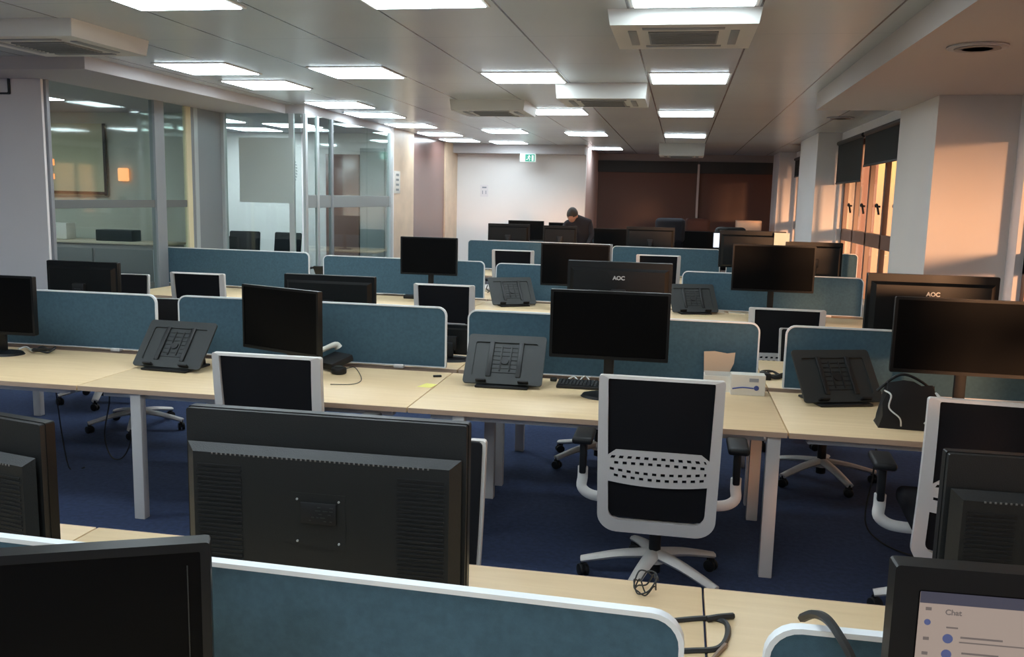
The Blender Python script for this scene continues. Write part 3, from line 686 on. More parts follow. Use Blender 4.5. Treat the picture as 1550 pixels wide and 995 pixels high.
# second bench, screens towards us
p1 = at_y(369, 431, 4.98); p2 = at_y(484, 440, 4.74); d = p2 - p1; ang = math.atan2(d.y, d.x)
monitor((p1.x + p2.x) / 2 - math.sin(ang) * .03, (p1.y + p2.y) / 2 + math.cos(ang) * .03, (p1.z + p2.z) / 2, math.hypot(d.x, d.y), .385, ang, 'small black monitor turned at an angle beside the telephone')
p = at_y(690, 492, 5.6); monitor(p.x - .03, 5.6, p.z, .36, .2, PI, 'low black monitor back in the gap between two second row screens')
mon_at(925, 440, 4.72, .63, .365, 0.0, 'black monitor in the middle of the second row behind the keyboard')
p1 = at_y(1357, 449, 4.62); monitor(p1.x + .35, 4.66, p1.z, .70, .375, -.02, 'wide black monitor at the right picture edge')
p1 = at_y(48, 419, 4.82); monitor(p1.x - .3, 4.86, p1.z, .60, .37, .02, 'black monitor at the left picture edge of the second row')
# second bench, far side
p = at_y(122, 396, 5.62); monitor(p.x, 5.62, p.z, .56, .34, PI, 'monitor back seen over the second row screen at far left')
mon_at(497, 417, 5.6, .64, .36, PI, 'plain monitor back above the second row screen, left of centre', )
mon_at(938, 397, 5.6, .655, .37, PI, 'monitor back with silver logo above the middle black monitor', logo=True)
mon_at(1414, 417, 5.5, .72, .41, PI, 'monitor back with silver logo above the wide right monitor', logo=True)
# third bench, screens towards us
mon_at(651, 359, 8.5, .575, .37, 0, 'lone square-looking black monitor on the left of the third row')
mon_at(872, 369, 8.4, .65, .40, 0, 'black monitor on the third row partly behind the silver logo monitor')
mon_at(1172, 371, 8.35, .72, .42, 0, 'black monitor on the third row below the pale note')
# third bench far side / fourth bench and beyond
NM = mon_at(1140, 350, 9.45, .66, .38, PI, 'dark monitor back carrying a pale sticky note')
mon_at(1233, 367, 9.4, .56, .36, PI, 'dark monitor back right of the one with the pale note')
mon_at(770, 339, 13.3, .64, .36, PI, 'monitor back on the fourth row at its left end')
mon_at(848, 342, 13.3, .50, .34, PI, 'greyish monitor back on the fourth row beside the person')
mon_at(985, 344, 13.2, .70, .38, PI, 'monitor back on the fourth row right of the blue-backed chair')
mon_at(797, 334, 16.2, .66, .36, 0, 'far monitor left of the person, farther of two', )
mon_at(846, 337, 16.25, .36, .34, 0, 'far monitor just left of the person')
mon_at(925, 346, 16.2, .62, .34, 0, 'far small monitor before the dark recess, left')
mon_at(1060, 350, 16.2, .62, .34, 0, 'far small monitor before the dark recess, middle')
mon_at(1135, 349, 16.1, .6, .34, 0, 'far small monitor before the pale cabinet')
p = at_y(1183, 364, 9.43)
b = nb(); box(b, (0, 0, 0), (.15, .002, .15), 0); o = obj('sticky_note', b, M_PALEYEL, loc=(p.x, 9.415, p.z), smooth=None); tag(o, 'pale yellow sticky note on a dark monitor top', 'note')
p = at_y(1091, 364, 13.1); r = thing('monitor', 'small far monitor with a bright white screen', 'monitor', (p.x, 13.1, DZ), 0)
b = nb(); box(b, (0, 0, p.z - DZ), (.22, .02, .22), .004); obj('housing', b, M_BLACK, r)
b = nb(); box(b, (0, -.012, p.z - DZ), (.20, .004, .20)); obj('screen', b, M_LIT, r)
b = nb(); box(b, (0, .02, (p.z - DZ) / 2 - .04), (.04, .02, p.z - DZ - .08)); box(b, (0, .02, .008), (.2, .16, .016), .004); obj('stand', b, M_BLACK, r)

# ================================================================ OFFICE CHAIR
def make_chair():
    r = thing('office_chair', '', 'chair')
    def prof(x, z):           # side profile of the back: gently curved, upright above
        t = (z - .33) / .73
        return -.33 + .10 * (1 - t) ** 2 - .05 * t + .035 * (x / .25) ** 2 * (0.3 + .7 * t)
    def outline(dx_top, dx_low, zt, zb, rt, rb, n=8):
        out = []
        hw = lambda z: dx_low + (dx_top - dx_low) * max(0, min(1, (z - .45) / .6))
        for i in range(n + 1):
            a_ = PI / 2 * i / n; out.append((dx_top - rt + rt * math.cos(a_), zt - rt + rt * math.sin(a_)))
        for i in range(n + 1):
            a_ = PI / 2 + PI / 2 * i / n; out.append((-dx_top + rt + rt * math.cos(a_), zt - rt + rt * math.sin(a_)))
        for k in range(1, 8):
            z = zt - rt + (zb + rb - zt + rt) * k / 8; out.append((-hw(z), z))
        for i in range(n + 1):
            a_ = PI + PI / 2 * i / n; out.append((-dx_low + rb + rb * math.cos(a_), zb + rb + rb * math.sin(a_)))
        for i in range(n + 1):
            a_ = 1.5 * PI + PI / 2 * i / n; out.append((dx_low - rb + rb * math.cos(a_), zb + rb + rb * math.sin(a_)))
        for k in range(1, 8):
            z = zb + rb + (zt - rt - zb - rb) * k / 8; out.append((hw(z), z))
        return out
    O = outline(.262, .257, 1.055, .325, .012, .085); I = outline(.222, .209, 1.044, .388, .008, .05)
    b = nb(); ringprism(b, O, I, -.016, .016, prof); o = obj('back_frame', b, M_WHITE, r, 0.7)
    # mesh stretched in the frame
    b = nb(); N, K = 10, 16
    grid = [[None] * (K + 1) for _ in range(N + 1)]
    for side, off in ((0, -.001), (1, .008)):
        for i in range(N + 1):
            for j in range(K + 1):
                z = .40 + (1.043 - .40) * j / K; hw = .221 - .010 * (1 - j / K); x = -hw + 2 * hw * i / N
                grid[i][j] = b.verts.new((x, prof(x, z) + off, z))
        for i in range(N):
            for j in range(K): b.faces.new((grid[i][j], grid[i + 1][j], grid[i + 1][j + 1], grid[i][j + 1]))
    obj('back_mesh', b, M_MESH, r, 1.0)
    PO = outline(.250, .246, 1.050, .47, .014, .04); b = nb(); prism(b, PO, .018, .032, prof); obj('back_cushion', b, M_MESH, r, 0.8)
    # lumbar support with square holes, set behind the mesh
    b = nb(); NX, NZ = 49, 11; z0, z1 = .578, .728
    def hwz(z): return .223 - max(0, (z - .695)) * 1.3 - max(0, (.60 - z)) * .4
    V = {}
    def vt(i, j, s):
        k = (i, j, s)
        if k not in V:
            z = z0 + (z1 - z0) * j / NZ; h_ = hwz(z); x = -h_ + 2 * h_ * i / NX
            zz = z + (.006 if j > NZ / 2 else -.012) * (1 - (x / .21) ** 2)
            V[k] = b.verts.new((x, prof(x, z) - .014 + s * .006, zz))
        return V[k]
    def hole(i, j):
        if j not in (2, 4, 6, 8) or i < 2 or i > NX - 3: return False
        return ((i - (0 if (j // 2) % 2 == 0 else 2)) % 4) in (2, 3)
    solid = {(i, j) for i in range(NX) for j in range(NZ) if not hole(i, j)}
    for (i, j) in solid:
        b.faces.new((vt(i, j, 0), vt(i + 1, j, 0), vt(i + 1, j + 1, 0), vt(i, j + 1, 0)))
        b.faces.new((vt(i, j, 1), vt(i, j + 1, 1), vt(i + 1, j + 1, 1), vt(i + 1, j, 1)))
        for (di, dj, e1, e2) in ((-1, 0, (0, 0), (0, 1)), (1, 0, (1, 1), (1, 0)), (0, -1, (1, 0), (0, 0)), (0, 1, (0, 1), (1, 1))):
            if (i + di, j + dj) not in solid:
                b.faces.new((vt(i + e1[0], j + e1[1], 0), vt(i + e2[0], j + e2[1], 0), vt(i + e2[0], j + e2[1], 1), vt(i + e1[0], j + e1[1], 1)))
    obj('lumbar_support', b, M_WHITE, r, 0.5)
    # seat
    b = nb(); box(b, (0, .02, .475), (.50, .49, .085), .035, seg=4); obj('seat', b, M_FABRIC, r, 1.0)
    b = nb(); box(b, (0, .01, .425), (.42, .42, .03), .012); box(b, (0, -.02, .39), (.22, .30, .07), .02); box(b, (0, -.15, .38), (.16, .10, .04), .012)
    tube(b, [(.1, .06, .395), (.27, .07, .39)], .012, 8, False); box(b, (.29, .07, .39), (.06, .03, .018), .006); obj('mechanism', b, M_BLACK, r)
    for s in (-1, 1):
        b = nb(); tube(b, [(s * .19, -.02, .405), (s * .30, -.02, .41), (s * .352, -.01, .44), (s * .352, 0, .49), (s * .352, 0, .54)], .019, 8, True, 5, (1.0, 1.35))
        ar = obj('arm_bracket', b, M_WHITE, r, 0.8)
        b = nb(); box(b, (s * .352, 0, .60), (.032, .055, .18), .008); obj('arm_post', b, M_BLACK, ar)
        b = nb(); box(b, (s * .352, .02, .685), (.095, .22, .034), .014, seg=3); obj('arm_pad', b, M_BLACK, ar, 1.0)
    b = nb(); cyl(b, (0, 0, .27), .028, .24, n=20); cyl(b, (0, 0, .34), .036, .08, n=20); cyl(b, (0, 0, .10), .03, .09); obj('gas_lift', b, M_BLACK, r)
    b = nb(); cyl(b, (0, 0, .135), .052, .055, n=24, r2=.038)
    for k in range(5):
        a_ = math.radians(90 + 72 * k + 18); d_ = Vector((math.cos(a_), math.sin(a_), 0))
        tube(b, [d_ * .02 + Vector((0, 0, .145)), d_ * .17 + Vector((0, 0, .125)), d_ * .345 + Vector((0, 0, .082))], lambda t: .040 - .014 * t, 8, True, 4, (1.0, .60))
    obj('star_base', b, M_WHITE, r, 0.8)
    for k in range(5):
        a_ = math.radians(90 + 72 * k + 18); x, y = .335 * math.cos(a_), .335 * math.sin(a_)
        b = nb(); cyl(b, (0, 0, .072), .012, .03, n=10)
        for s in (-1, 1): cyl(b, (0, s * .014, .030), .030, .018, (PI / 2, 0, 0), 18, bev=.005)
        box(b, (0, 0, .045), (.045, .012, .045), .005)
        bmesh.ops.rotate(b, verts=b.verts, cent=(0, 0, 0), matrix=Matrix.Rotation(a_ + 1.1 + k, 3, 'Z')); bmesh.ops.translate(b, vec=(x, y, 0), verts=b.verts)
        obj('caster', b, M_BLACK, r, 0.7)
    return r
CH = make_chair()
chairs = [(-0.045, 4.07, 0.0, 'white-framed office chair with perforated back in the centre foreground'),
  (1.27, 3.98, -0.07, 'white-framed office chair at the right picture edge'),
  (-1.83, 4.07, 0.02, 'white-framed office chair back left of centre, before the slanted monitor'),
  (-0.875, 2.60, PI + 0.04, 'office chair turned towards us beside the big vented monitor'),
  (-3.95, 5.93, PI + .12, 'office chair under the far side of the second row desk at left'),
  (-0.48, 5.95, PI + .08, 'office chair tucked at the far side of the second row, in the middle'),
  (0.98, 5.93, PI + .06, 'office chair whose base shows under the right second row desk'),
  (-1.92, 7.55, 0.0, 'office chair back seen between the two teal screens left of centre'),
  (0.77, 6.85, 0.0, 'office chair with perforated back seen through the gap of the right screens'),
  (-4.23, 7.66, 0.0, 'office chair back behind the second row at left, squarely seen'),
  (-4.72, 6.62, PI + .1, 'office chair seen from its front behind the leftmost second row screen'),
  (-2.0, 11.1, 0.0, 'office chair before the left end of the fourth row'),
  (-0.24, 11.1, 0.0, 'office chair before the middle of the fourth row'),
  (1.35, 11.0, 0.0, 'office chair before the window end of the fourth row'),
  (-1.35, 15.2, 0.0, 'far office chair right of the person'),
  (-7.0, 12.5, 0.15, 'black chair back in the meeting room, left of the patch by the post'),
  (-6.05, 12.3, -0.3, 'black chair back in the meeting room beside the glass corner')]
for i, (x, y, rz, lab) in enumerate(chairs):
    g = 'white-framed office chairs'
    if i == 0: CH.location = (x, y, 0); CH.rotation_euler.z = rz; CH['label'] = lab; CH['group'] = g
    elif i < 15:
        c_ = dup(CH, (x, y, 0), rz, lab, g)
        if i in (3, 4, 5, 6): c_.scale.z = .90
        if i in (11, 12, 13): c_.scale.z = 1.09
        if i == 3:
            for k in kids(c_):
                if k.name.startswith('arm_bracket'):
                    for q in kids(k): bpy.data.objects.remove(q)
                    bpy.data.objects.remove(k)
def visitor_chair(x, y, rz, lab, z0=0):
    r = thing('visitor_chair', lab, 'chair', (x, y, 0), rz, 'black chairs in the glass rooms')
    b = nb(); box(b, (0, -.22, .92), (.46, .05, .58), .05, seg=4, rot=(-.12, 0, 0)); obj('backrest', b, M_FABRIC, r, 1.0)
    b = nb(); box(b, (0, .02, .49), (.48, .46, .08), .03, seg=3); obj('seat', b, M_FABRIC, r, 1.0)
    b = nb(); box(b, (0, -.2, .6), (.06, .03, .3), .01); cyl(b, (0, 0, .27), .03, .36); obj('column', b, M_BLACK, r)
    for k in range(5):
        a_ = k * 2 * PI / 5; b = nb(); tube(b, [(0, 0, .1), (.28 * math.cos(a_), .28 * math.sin(a_), .05)], .02, 6, False); cyl(b, (.28 * math.cos(a_), .28 * math.sin(a_), .028), .028, .03, (PI / 2, 0, a_), 12); obj('leg', b, M_BLACK, r)
    for s in (-1, 1):
        b = nb(); tube(b, [(s * .22, .1, .47), (s * .28, .1, .52), (s * .28, .08, .68), (s * .28, -.1, .69)], .016, 6); obj('armrest', b, M_BLACK, r)
for (px, py, Y, rz, lab) in ((378, 335, 12.4, 0.1, 'black chair back in the meeting room under the grey-green patch'), (448, 330, 12.4, -.2, 'black chair back in the meeting room behind the glass corner post')):
    p = at_y(px, py, Y); visitor_chair(p.x, Y, rz, lab)
p = at_y(338, 356, 10.9); visitor_chair(p.x, 10.9, .3, 'black chair partly hidden behind the left post of the meeting room')
r = thing('meeting_table', 'dark table inside the glass meeting room', 'table', (-6.3, 11.55, 0))
b = nb(); box(b, (0, 0, .74), (1.9, .9, .03), .004); obj('tabletop', b, M_BLACK2, r)
for sx_ in (-.85, .85):
    for sy_ in (-.38, .38):
        b = nb(); box(b, (sx_, sy_, .3625), (.05, .05, .725)); obj('leg', b, M_ALU, r)

# ================================================================ LAPTOP STANDS
def make_stand():
    """plate leaning back, lip at the bottom; origin at the centre of its footprint; faces -y"""
    r = thing('laptop_stand', '', 'laptop stand')
    w, L, a_ = .45, .32, math.radians(50)
    M_ = TR(0, -.10, .02, a_, 0, 0)   # local plate: x across, y up the slope
    b = nb()
    t = bmesh.new()
    ringp = nb(); ringprism(ringp, rrect(-w / 2, 0, w / 2, L, .018, 4), rrect(-w / 2 + .045, .045, w / 2 - .045, L - .05, .012, 4), -.006, .006)
    bmesh.ops.rotate(ringp, verts=ringp.verts, cent=(0, 0, 0), matrix=Matrix.Rotation(-PI / 2, 3, 'X')); bmesh.ops.scale(ringp, vec=(1, 1, 1), verts=ringp.verts); t.free()
    merge(b, ringp, M_)
    box(b, (0, L / 2, -.003), (w - .08, L - .08, .004), mtx=M_); obj('plate', b, M_GREY, r, 0.5)
    b = nb()
    for x in (-.085, .085): box(b, (x, L * .5, .005), (.028, L * .72, .012), .004, mtx=M_)
    for x in (-.025, .03): box(b, (x, L * .52, .002), (.008, L * .5, .006), .001, mtx=M_)
    for k in range(7): box(b, (0, L * .24 + k * L * .085, .0), (.2, .004, .004), mtx=M_)
    obj('ribs', b, M_BLACK2, r, 0.5)
    b = nb()
    for x in (-.12, .12): box(b, (x, .012, .016), (.06, .012, .03), .004, mtx=M_)
    obj('stop_lip', b, M_BLACK, r)
    b = nb()
    for x in (-.13, .13):
        tube(b, [(x, .10, .012), (x, .06, .20)], .009, 6, False)
    box(b, (0, .0, .008), (.30, .26, .014), .005); obj('base', b, M_BLACK, r)
    b = nb(); cyl(b, (0, L * .47, .004), .022, .006, mtx=M_); obj('hub_disc', b, M_BLACK2, r)
    return r
LS = make_stand()
def place_stand(i, px, py, dy, rz, lab):
    p = at_z(px, py, DZ); g = 'laptop stands'
    if i == 0: LS.location = (p.x, p.y + dy, DZ); LS.rotation_euler.z = rz; LS['label'] = lab; LS['group'] = g
    else: dup(LS, (p.x, p.y + dy, DZ), rz, lab, g)
place_stand(0, 760, 586, .07, .03, 'empty dark laptop stand facing us left of the keyboard')
place_stand(1, 258, 560, .06, -.06, 'empty dark laptop stand turned aside on the left of the second row')
place_stand(2, 1268, 614, .09, .34, 'folded black laptop stand beside the cables on the right desk')
place_stand(3, 775, 462, -.02, .5, 'laptop stand beside the white phone on the third row')
place_stand(4, 1048, 474, 0, .3, 'dark laptop stand on the third row under the silver logo monitor corner')
place_stand(5, 506, 440, .05, PI, 'laptop stand top showing over a monitor back, left of centre')
# dark clutter with white cables at right, shaped as a soft bag
p = at_z(1374, 648, DZ)
r = thing('cable_clutter', 'dark clutter shaped as a soft bag, with white cables, on the right second row desk', 'clutter', (p.x, p.y + .03, DZ), -.05)
b = nb()
t = bmesh.new(); bmesh.ops.create_cube(t, size=1); bmesh.ops.subdivide_edges(t, edges=t.edges[:], cuts=3, use_grid_fill=True)
rr = random.Random(3)
for v in t.verts:
    v.co.x *= .28; v.co.y *= .15; v.co.z = (v.co.z + .5) * (.20 - .05 * v.co.y / .15)
    k = 1 - .25 * (v.co.z / .2); v.co.x *= k; v.co.y *= k
    if v.co.z > .01: v.co.x += rr.uniform(-.01, .01); v.co.y += rr.uniform(-.01, .01); v.co.z += rr.uniform(-.012, .012)
merge(b, t); obj('body', b, M_BLACK, r, 0.9)
b = nb(); tube(b, [(-.12, -.05, .18), (-.10, -.11, .17), (-.105, -.115, .11), (-.06, -.14, .07), (-.05, -.135, .03)], .004, 6); tube(b, [(.05, -.135, .05), (.09, -.14, .10), (.12, -.13, .16), (.10, -.08, .19), (.13, -.12, .13), (.11, -.14, .06)], .004, 6); obj('white_cables', b, M_WCABLE, r)
b = nb(); tube(b, [(-.15, -.02, .17), (-.05, -.03, .26), (.06, -.03, .22), (.1, 0, .16)], .007, 6); obj('handle', b, M_BLACK, r)

# ================================================================ SMALL THINGS
def keyboard(px, py, rz, lab):
    p = at_z(px, py, DZ); r = thing('keyboard', lab, 'keyboard', (p.x, p.y, DZ), rz)
    b = nb(); box(b, (0, 0, .013), (.44, .15, .018), .005, rot=(.05, 0, 0)); obj('case', b, M_BLACK, r)
    b = nb()
    for j in range(5):
        for i in range(21): box(b, (-.204 + i * .0204, -.052 + j * .026, .0225 + .0013 * j), (.0165, .020, .006), .002, seg=1)
    o = obj('keys', b, M_BLACK2, r); return r
keyboard(902, 587, .02, 'black keyboard before the middle monitor, half hidden by the chair')
# telephone
p = at_z(500, 560, DZ); r = thing('telephone', 'grey-white desk telephone with black base beside the slanted monitor', 'telephone', (p.x, p.y + .02, DZ), -.5)
b = nb(); box(b, (0, .02, .05), (.17, .17, .045), .012, rot=(.25, 0, 0)); obj('base', b, M_BLACK, r)
b = nb(); box(b, (.03, .01, .066), (.09, .13, .008), .003, rot=(.25, 0, 0)); obj('keypad', b, M_GREY, r)
b = nb(); tube(b, [(-.06, -.09, .075), (-.065, -.07, .10), (-.062, .0, .118), (-.06, .08, .135), (-.055, .10, .115)], lambda t: .026 - .010 * math.sin(PI * t), 8, True, 5); obj('handset', b, M_PHONE, r, 1.0)
p = at_z(513, 566, DZ); r = thing('desk_puck', 'small round black gadget beside the telephone', 'gadget', (p.x, p.y, DZ))
b = nb(); cyl(b, (0, 0, .02), .045, .04, n=24, bev=.01); obj('body', b, M_BLACK, r)
b = nb(); cyl(b, (0, 0, .043), .025, .006, n=20); obj('button', b, M_GREY, r)
def cable(name, pts, rad, m_, lab, z=DZ, cat='cable', group=None):
    b = nb(); tube(b, pts, rad, 6, True, 6); o = obj(name, b, m_, None, 1.0); return tag(o, lab, cat, group)
def dz(px, py, up=.004): q = at_z(px, py, DZ); return (q.x, q.y, DZ + up)
cable('cable', [dz(522, 560), dz(536, 557), dz(545, 568), dz(546, 578), dz(532, 583), dz(500, 583)], .0022, M_CABLE, 'thin dark cable looping right of the telephone')
# yellow note
p = at_z(646, 585, DZ); b = nb()
v = [b.verts.new(q) for q in ((-.05, -.03, .001), (.03, -.035, .001), (.06, .01, .012), (-.01, .045, .001), (.0, .0, .018))]
for q in ((0, 1, 4), (1, 2, 4), (2, 3, 4), (3, 0, 4), (3, 2, 1), (3, 1, 0)): b.faces.new([v[k] for k in q])
o = obj('sticky_note', b, M_YELLOW, loc=(p.x, p.y, DZ), smooth=None); tag(o, 'bright yellow crumpled sticky note on the second row desk', 'note')
p = at_z(662, 571, DZ); b = nb(); box(b, (0, 0, .006), (.05, .02, .012), .004, rot=(0, 0, .4)); o = obj('eraser', b, M_BLACK, loc=(p.x, p.y, DZ)); tag(o, 'tiny dark scrap behind the yellow note', 'scrap')
# earphone cable behind keyboard
cable('white_cable', [dz(855, 580, .01), dz(868, 578, .03), dz(876, 580, .015), dz(885, 577, .03), dz(894, 580, .01), dz(900, 578, .006)], .004, M_WCABLE, 'white cable bunch behind the keyboard')
p = at_z(843, 578, DZ)
for k in range(1):
    b = nb(); box(b, (0, 0, .012), (.04, .025, .02), .006); o = obj('usb_stick', b, M_GREY, loc=(p.x - .02, p.y, DZ)); tag(o, 'tiny grey plug between laptop stand and keyboard', 'plug')
# boxes on the desk right of the centre chair
p = at_y(1099, 575, 5.06)
r = thing('cardboard_box', 'open kraft box with a torn flap behind the white carton', 'box', (p.x - .035, 5.115, DZ), .02)
b = nb()
box(b, (0, 0, .003), (.17, .10, .006)); box(b, (0, .048, .05), (.17, .005, .10)); box(b, (0, -.048, .045), (.17, .005, .09)); box(b, (-.083, 0, .045), (.005, .10, .09)); box(b, (.083, 0, .045), (.005, .10, .09)); obj('carton', b, M_PAPER, r, None)
b = nb(); fl = [(-.085, .10), (-.09, .21), (-.03, .215), (.04, .205), (.085, .212), (.08, .15), (.06, .10)]; prism(b, fl, .046, .050); obj('raised_flap', b, M_CARD, r, None)
p = at_z(1131, 599, DZ)
r = thing('carton', 'small white carton with a blue cable drawing beside the open kraft box', 'box', (p.x, p.y + .04, DZ), .04)
b = nb(); box(b, (0, 0, .058), (.185, .085, .116), .002); obj('body', b, M_PAPER, r, None)
b = nb(); tube(b, [(-.085, -.044, .036), (-.03, -.044, .045), (.03, -.044, .042)], .004, 6); t = 0
cyl(b, (.045, -.0435, .044), .014, .003, (PI / 2, 0, 0), 16); obj('blue_cable_print', b, M_BLUEINK, r)
b = nb(); box(b, (.03, -.0435, .088), (.05, .002, .02)); obj('grey_label', b, M_GREYINK, r, None)
# coils of cable
def coil(px, py, rx_, ry_, turns, m_, rad, lab, z=DZ, seed=1, lift=.03):
    q = at_z(px, py, z); rr = random.Random(seed); pts = []
    for k in range(turns * 8):
        a_ = 2 * PI * k / 8; s = 1 + rr.uniform(-.15, .15)
        pts.append((q.x + rx_ * s * math.cos(a_), q.y + ry_ * s * math.sin(a_), z + rad + rr.random() * lift))
    return cable('cable_coil', pts, rad, m_, lab, group='cable coils')
coil(1170, 572, .07, .05, 3, M_CABLE, .006, 'black cable coil in the gap between two second row screens', seed=2)
p = at_z(1158, 576, DZ); b = nb(); box(b, (0, 0, .02), (.07, .04, .04), .006); o = obj('power_brick', b, M_BLACK, loc=(p.x, p.y + .02, DZ)); tag(o, 'black power brick beside the white carton', 'power brick')
coil(68, 534, .07, .05, 3, M_CABLE, .006, 'black cable coil on the left end of the second row', seed=3)
cable('white_cable', [dz(28, 531, .01), dz(40, 530, .02), dz(50, 534, .01), dz(60, 533, .02)], .006, M_WCABLE, 'short pale cable beside the left cable coil')
coil(978, 898, .03, .03, 3, M_CABLE, .0022, 'thin wire tangle on the desk edge under the centre chair', seed=5, lift=.05)
cable('black_cable', [dz(1000, 945), dz(1036, 941), dz(1062, 939), dz(1084, 940), dz(1100, 948), dz(1100, 968), dz(1085, 985), dz(1050, 988), dz(1020, 989)], .0075, M_CABLE, 'thick black cable loop on the near desk right of the teal screen')
cable('black_cable', [dz(1070, 942, .008), dz(1088, 940, .01), dz(1110, 937, .008)], .008, M_CABLE, 'short black plug end on the near desk beside the cable loop')
cable('desk_cable', [dz(1098, 980, .006), dz(1080, 1000, .006), dz(1060, 1030, .006)], .006, mat('tan_cable', (.25, .17, .12), .5), 'tan cable running off the near desk loop')
q = [at_y(1214, 936, 1.50), at_y(1232, 930, 1.44), at_y(1252, 938, 1.38), at_y(1272, 965, 1.34), at_y(1290, 1000, 1.32), at_y(1300, 1050, 1.30)]
cable('hanging_cable', [(1 * v.x, v.y, v.z) for v in q], .0075, M_CABLE, 'thick black cable draped over the lower right teal screen')
# third row things
p = at_z(600, 447, DZ)
for (px, py, w_, lab) in ((602, 445, .26, 'beige box with dark side on the third row under the lone monitor'), (345, 428, .26, 'beige box with dark side on the third row near the glass room')):
    p = at_z(px, py, DZ); r = thing('desk_organizer', lab, 'box', (p.x, p.y + .03, DZ), -.05, 'beige desk boxes')
    b = nb(); box(b, (0, 0, .06), (w_, .16, .12), .003); obj('body', b, M_BEIGE, r, None)
    b = nb(); box(b, (-w_ / 2 - .008, 0, .065), (.016, .17, .13), .003); box(b, (w_ / 2 + .008, 0, .065), (.016, .17, .13), .003); obj('side_cheek', b, M_BLACK, r, None)
p = at_z(622, 452, DZ); b = nb(); box(b, (0, 0, .02), (.14, .09, .04), .008); o = obj('stapler', b, M_BLACK, loc=(p.x, p.y, DZ)); tag(o, 'dark small block beside the beige box on the third row', 'stapler')
p = at_z(362, 432, DZ); b = nb(); tube(b, [(-.06, 0, .01), (0, .01, .03), (.06, 0, .012)], .014, 6); o = obj('headset', b, M_BLACK, loc=(p.x, p.y - .03, DZ)); tag(o, 'small black headset on the third row near the glass room', 'headset')
p = at_z(741, 446, DZ); r = thing('telephone', 'white phone with coiled cord on the third row beside a laptop stand', 'telephone', (p.x - .02, p.y + .08, DZ), .2)
b = nb(); box(b, (0, 0, .06), (.10, .10, .05), .01, rot=(.4, 0, 0)); obj('base', b, M_WHITE, r)
b = nb(); tube(b, [(-.02, -.06, .10), (-.03, -.09, .06), (.0, -.08, .04), (-.02, -.09, .02)], .006, 6); obj('cord', b, M_CABLE, r)
p = at_z(1106, 473, DZ)
for k, (dx, rz) in enumerate(((-.14, .1), (.05, -.15), (.18, .3))):
    b = nb(); box(b, (0, 0, .005), (.15, .10, .01)); o = obj('paper_sheet', b, M_BEIGE, loc=(p.x + dx, p.y - .08, DZ), smooth=None); o.rotation_euler.z = rz
    tag(o, ('leftmost', 'middle', 'rightmost')[k] + ' of three pale papers on the third row by the windows', 'paper', 'papers on the third row')
# cords hanging below the second row
for (px, lab, X0, sh) in ((86, 'cord hanging under the left second row desk, thin and straight', 0, 0), (150, 'curly cord hanging under the left second row desk', 0, 1), (1325, 'cord hanging under the right second row desk and looping on the carpet', 0, 2)):
    q = at_y(px, 600 if sh < 2 else 690, 4.85)
    if sh == 0: pts = [(q.x, 4.85, .70), (q.x - .01, 4.86, .5), (q.x + .02, 4.9, .02), (q.x + .1, 4.95, .008)]
    elif sh == 1: pts = [(q.x - .12, 4.85, .70), (q.x, 4.86, .62), (q.x + .05, 4.88, .5), (q.x - .01, 4.9, .25), (q.x + .02, 4.92, .10), (q.x + .12, 4.9, .12), (q.x + .22, 4.85, .3), (q.x + .3, 4.82, .7)]
    else: pts = [(q.x, 4.85, .70), (q.x, 4.86, .4), (q.x - .02, 4.87, .12), (q.x + .06, 4.85, .012), (q.x + .18, 4.7, .008), (q.x + .3, 4.72, .01), (q.x + .36, 4.9, .4), (q.x + .36, 4.95, .7)]
    cable('loose_cable', pts, .0045, M_CABLE, lab, cat='cable', group='cables under the desks')
# pale cabinet under the right end of the second row (seen by the right chair arm)
r = thing('pedestal', 'pale low pedestal under the right second row desk beside the chair arm', 'pedestal', (1.72, 5.05, 0), 0)
b = nb(); box(b, (0, 0, .30), (.42, .5, .56), .004); obj('body', b, M_SUNBOX, r)
for k in range(3):
    b = nb(); box(b, (0, -.255, .12 + .18 * k), (.40, .014, .165), .003); d_ = obj('drawer', b, M_SUNBOX, r)
    b = nb(); box(b, (0, -.268, .17 + .18 * k), (.12, .012, .012), .003); obj('handle', b, M_ALU, d_)
# far end: pale cabinet, dark jackets on chairs
p = at_y(1133, 334, 19.8); r = thing('cabinet', 'pale orange-lit cabinet at the far end near the dark blinds', 'cabinet', (p.x, 19.8, 0))
b = nb(); box(b, (0, 0, p.z / 2), (.52, .4, p.z), .006); obj('body', b, M_SUNBOX, r)
b = nb(); box(b, (.0, -.21, p.z / 2), (.48, .02, p.z - .08), .004); d_ = obj('door', b, M_WALLWARM, r)
b = nb(); box(b, (-.2, -.23, p.z / 2), (.02, .02, .2), .004); obj('handle', b, M_BLACK, d_)
def jacket(px, py, Y, m_, lab):
    p = at_y(px, py, Y); r = thing('draped_chair', lab, 'chair', (p.x, Y, 0), 0)
    zt_ = p.z
    b = nb(); box(b, (0, 0, zt_ - .33), (.44, .12, .66), .05, seg=3); box(b, (0, .25, .5), (.46, .46, .1), .03, seg=3); obj('backrest', b, M_FABRIC, r, 1.0)
    b = nb(); box(b, (0, -.01, zt_ - .19), (.48, .17, .40), .07, seg=4); obj('jacket', b, m_, r, 1.0)
    b = nb(); cyl(b, (0, .2, .28), .03, .4)
    for k in range(5): tube(b, [(0, .2, .1), (.28 * math.cos(k * 1.257), .2 + .28 * math.sin(k * 1.257), .03)], .022, 6, False)
    obj('pedestal_base', b, M_BLACK, r)
jacket(1015, 331, 14.9, M_NAVY, 'chair draped with a dark jacket before the recess, left of the post')
jacket(1056, 331, 18.0, M_RUST, 'chair draped with a rust coloured jacket before the pale post')
jacket(1106, 345, 14.3, M_BLACK, 'chair draped with a black coat near the bright small screen')

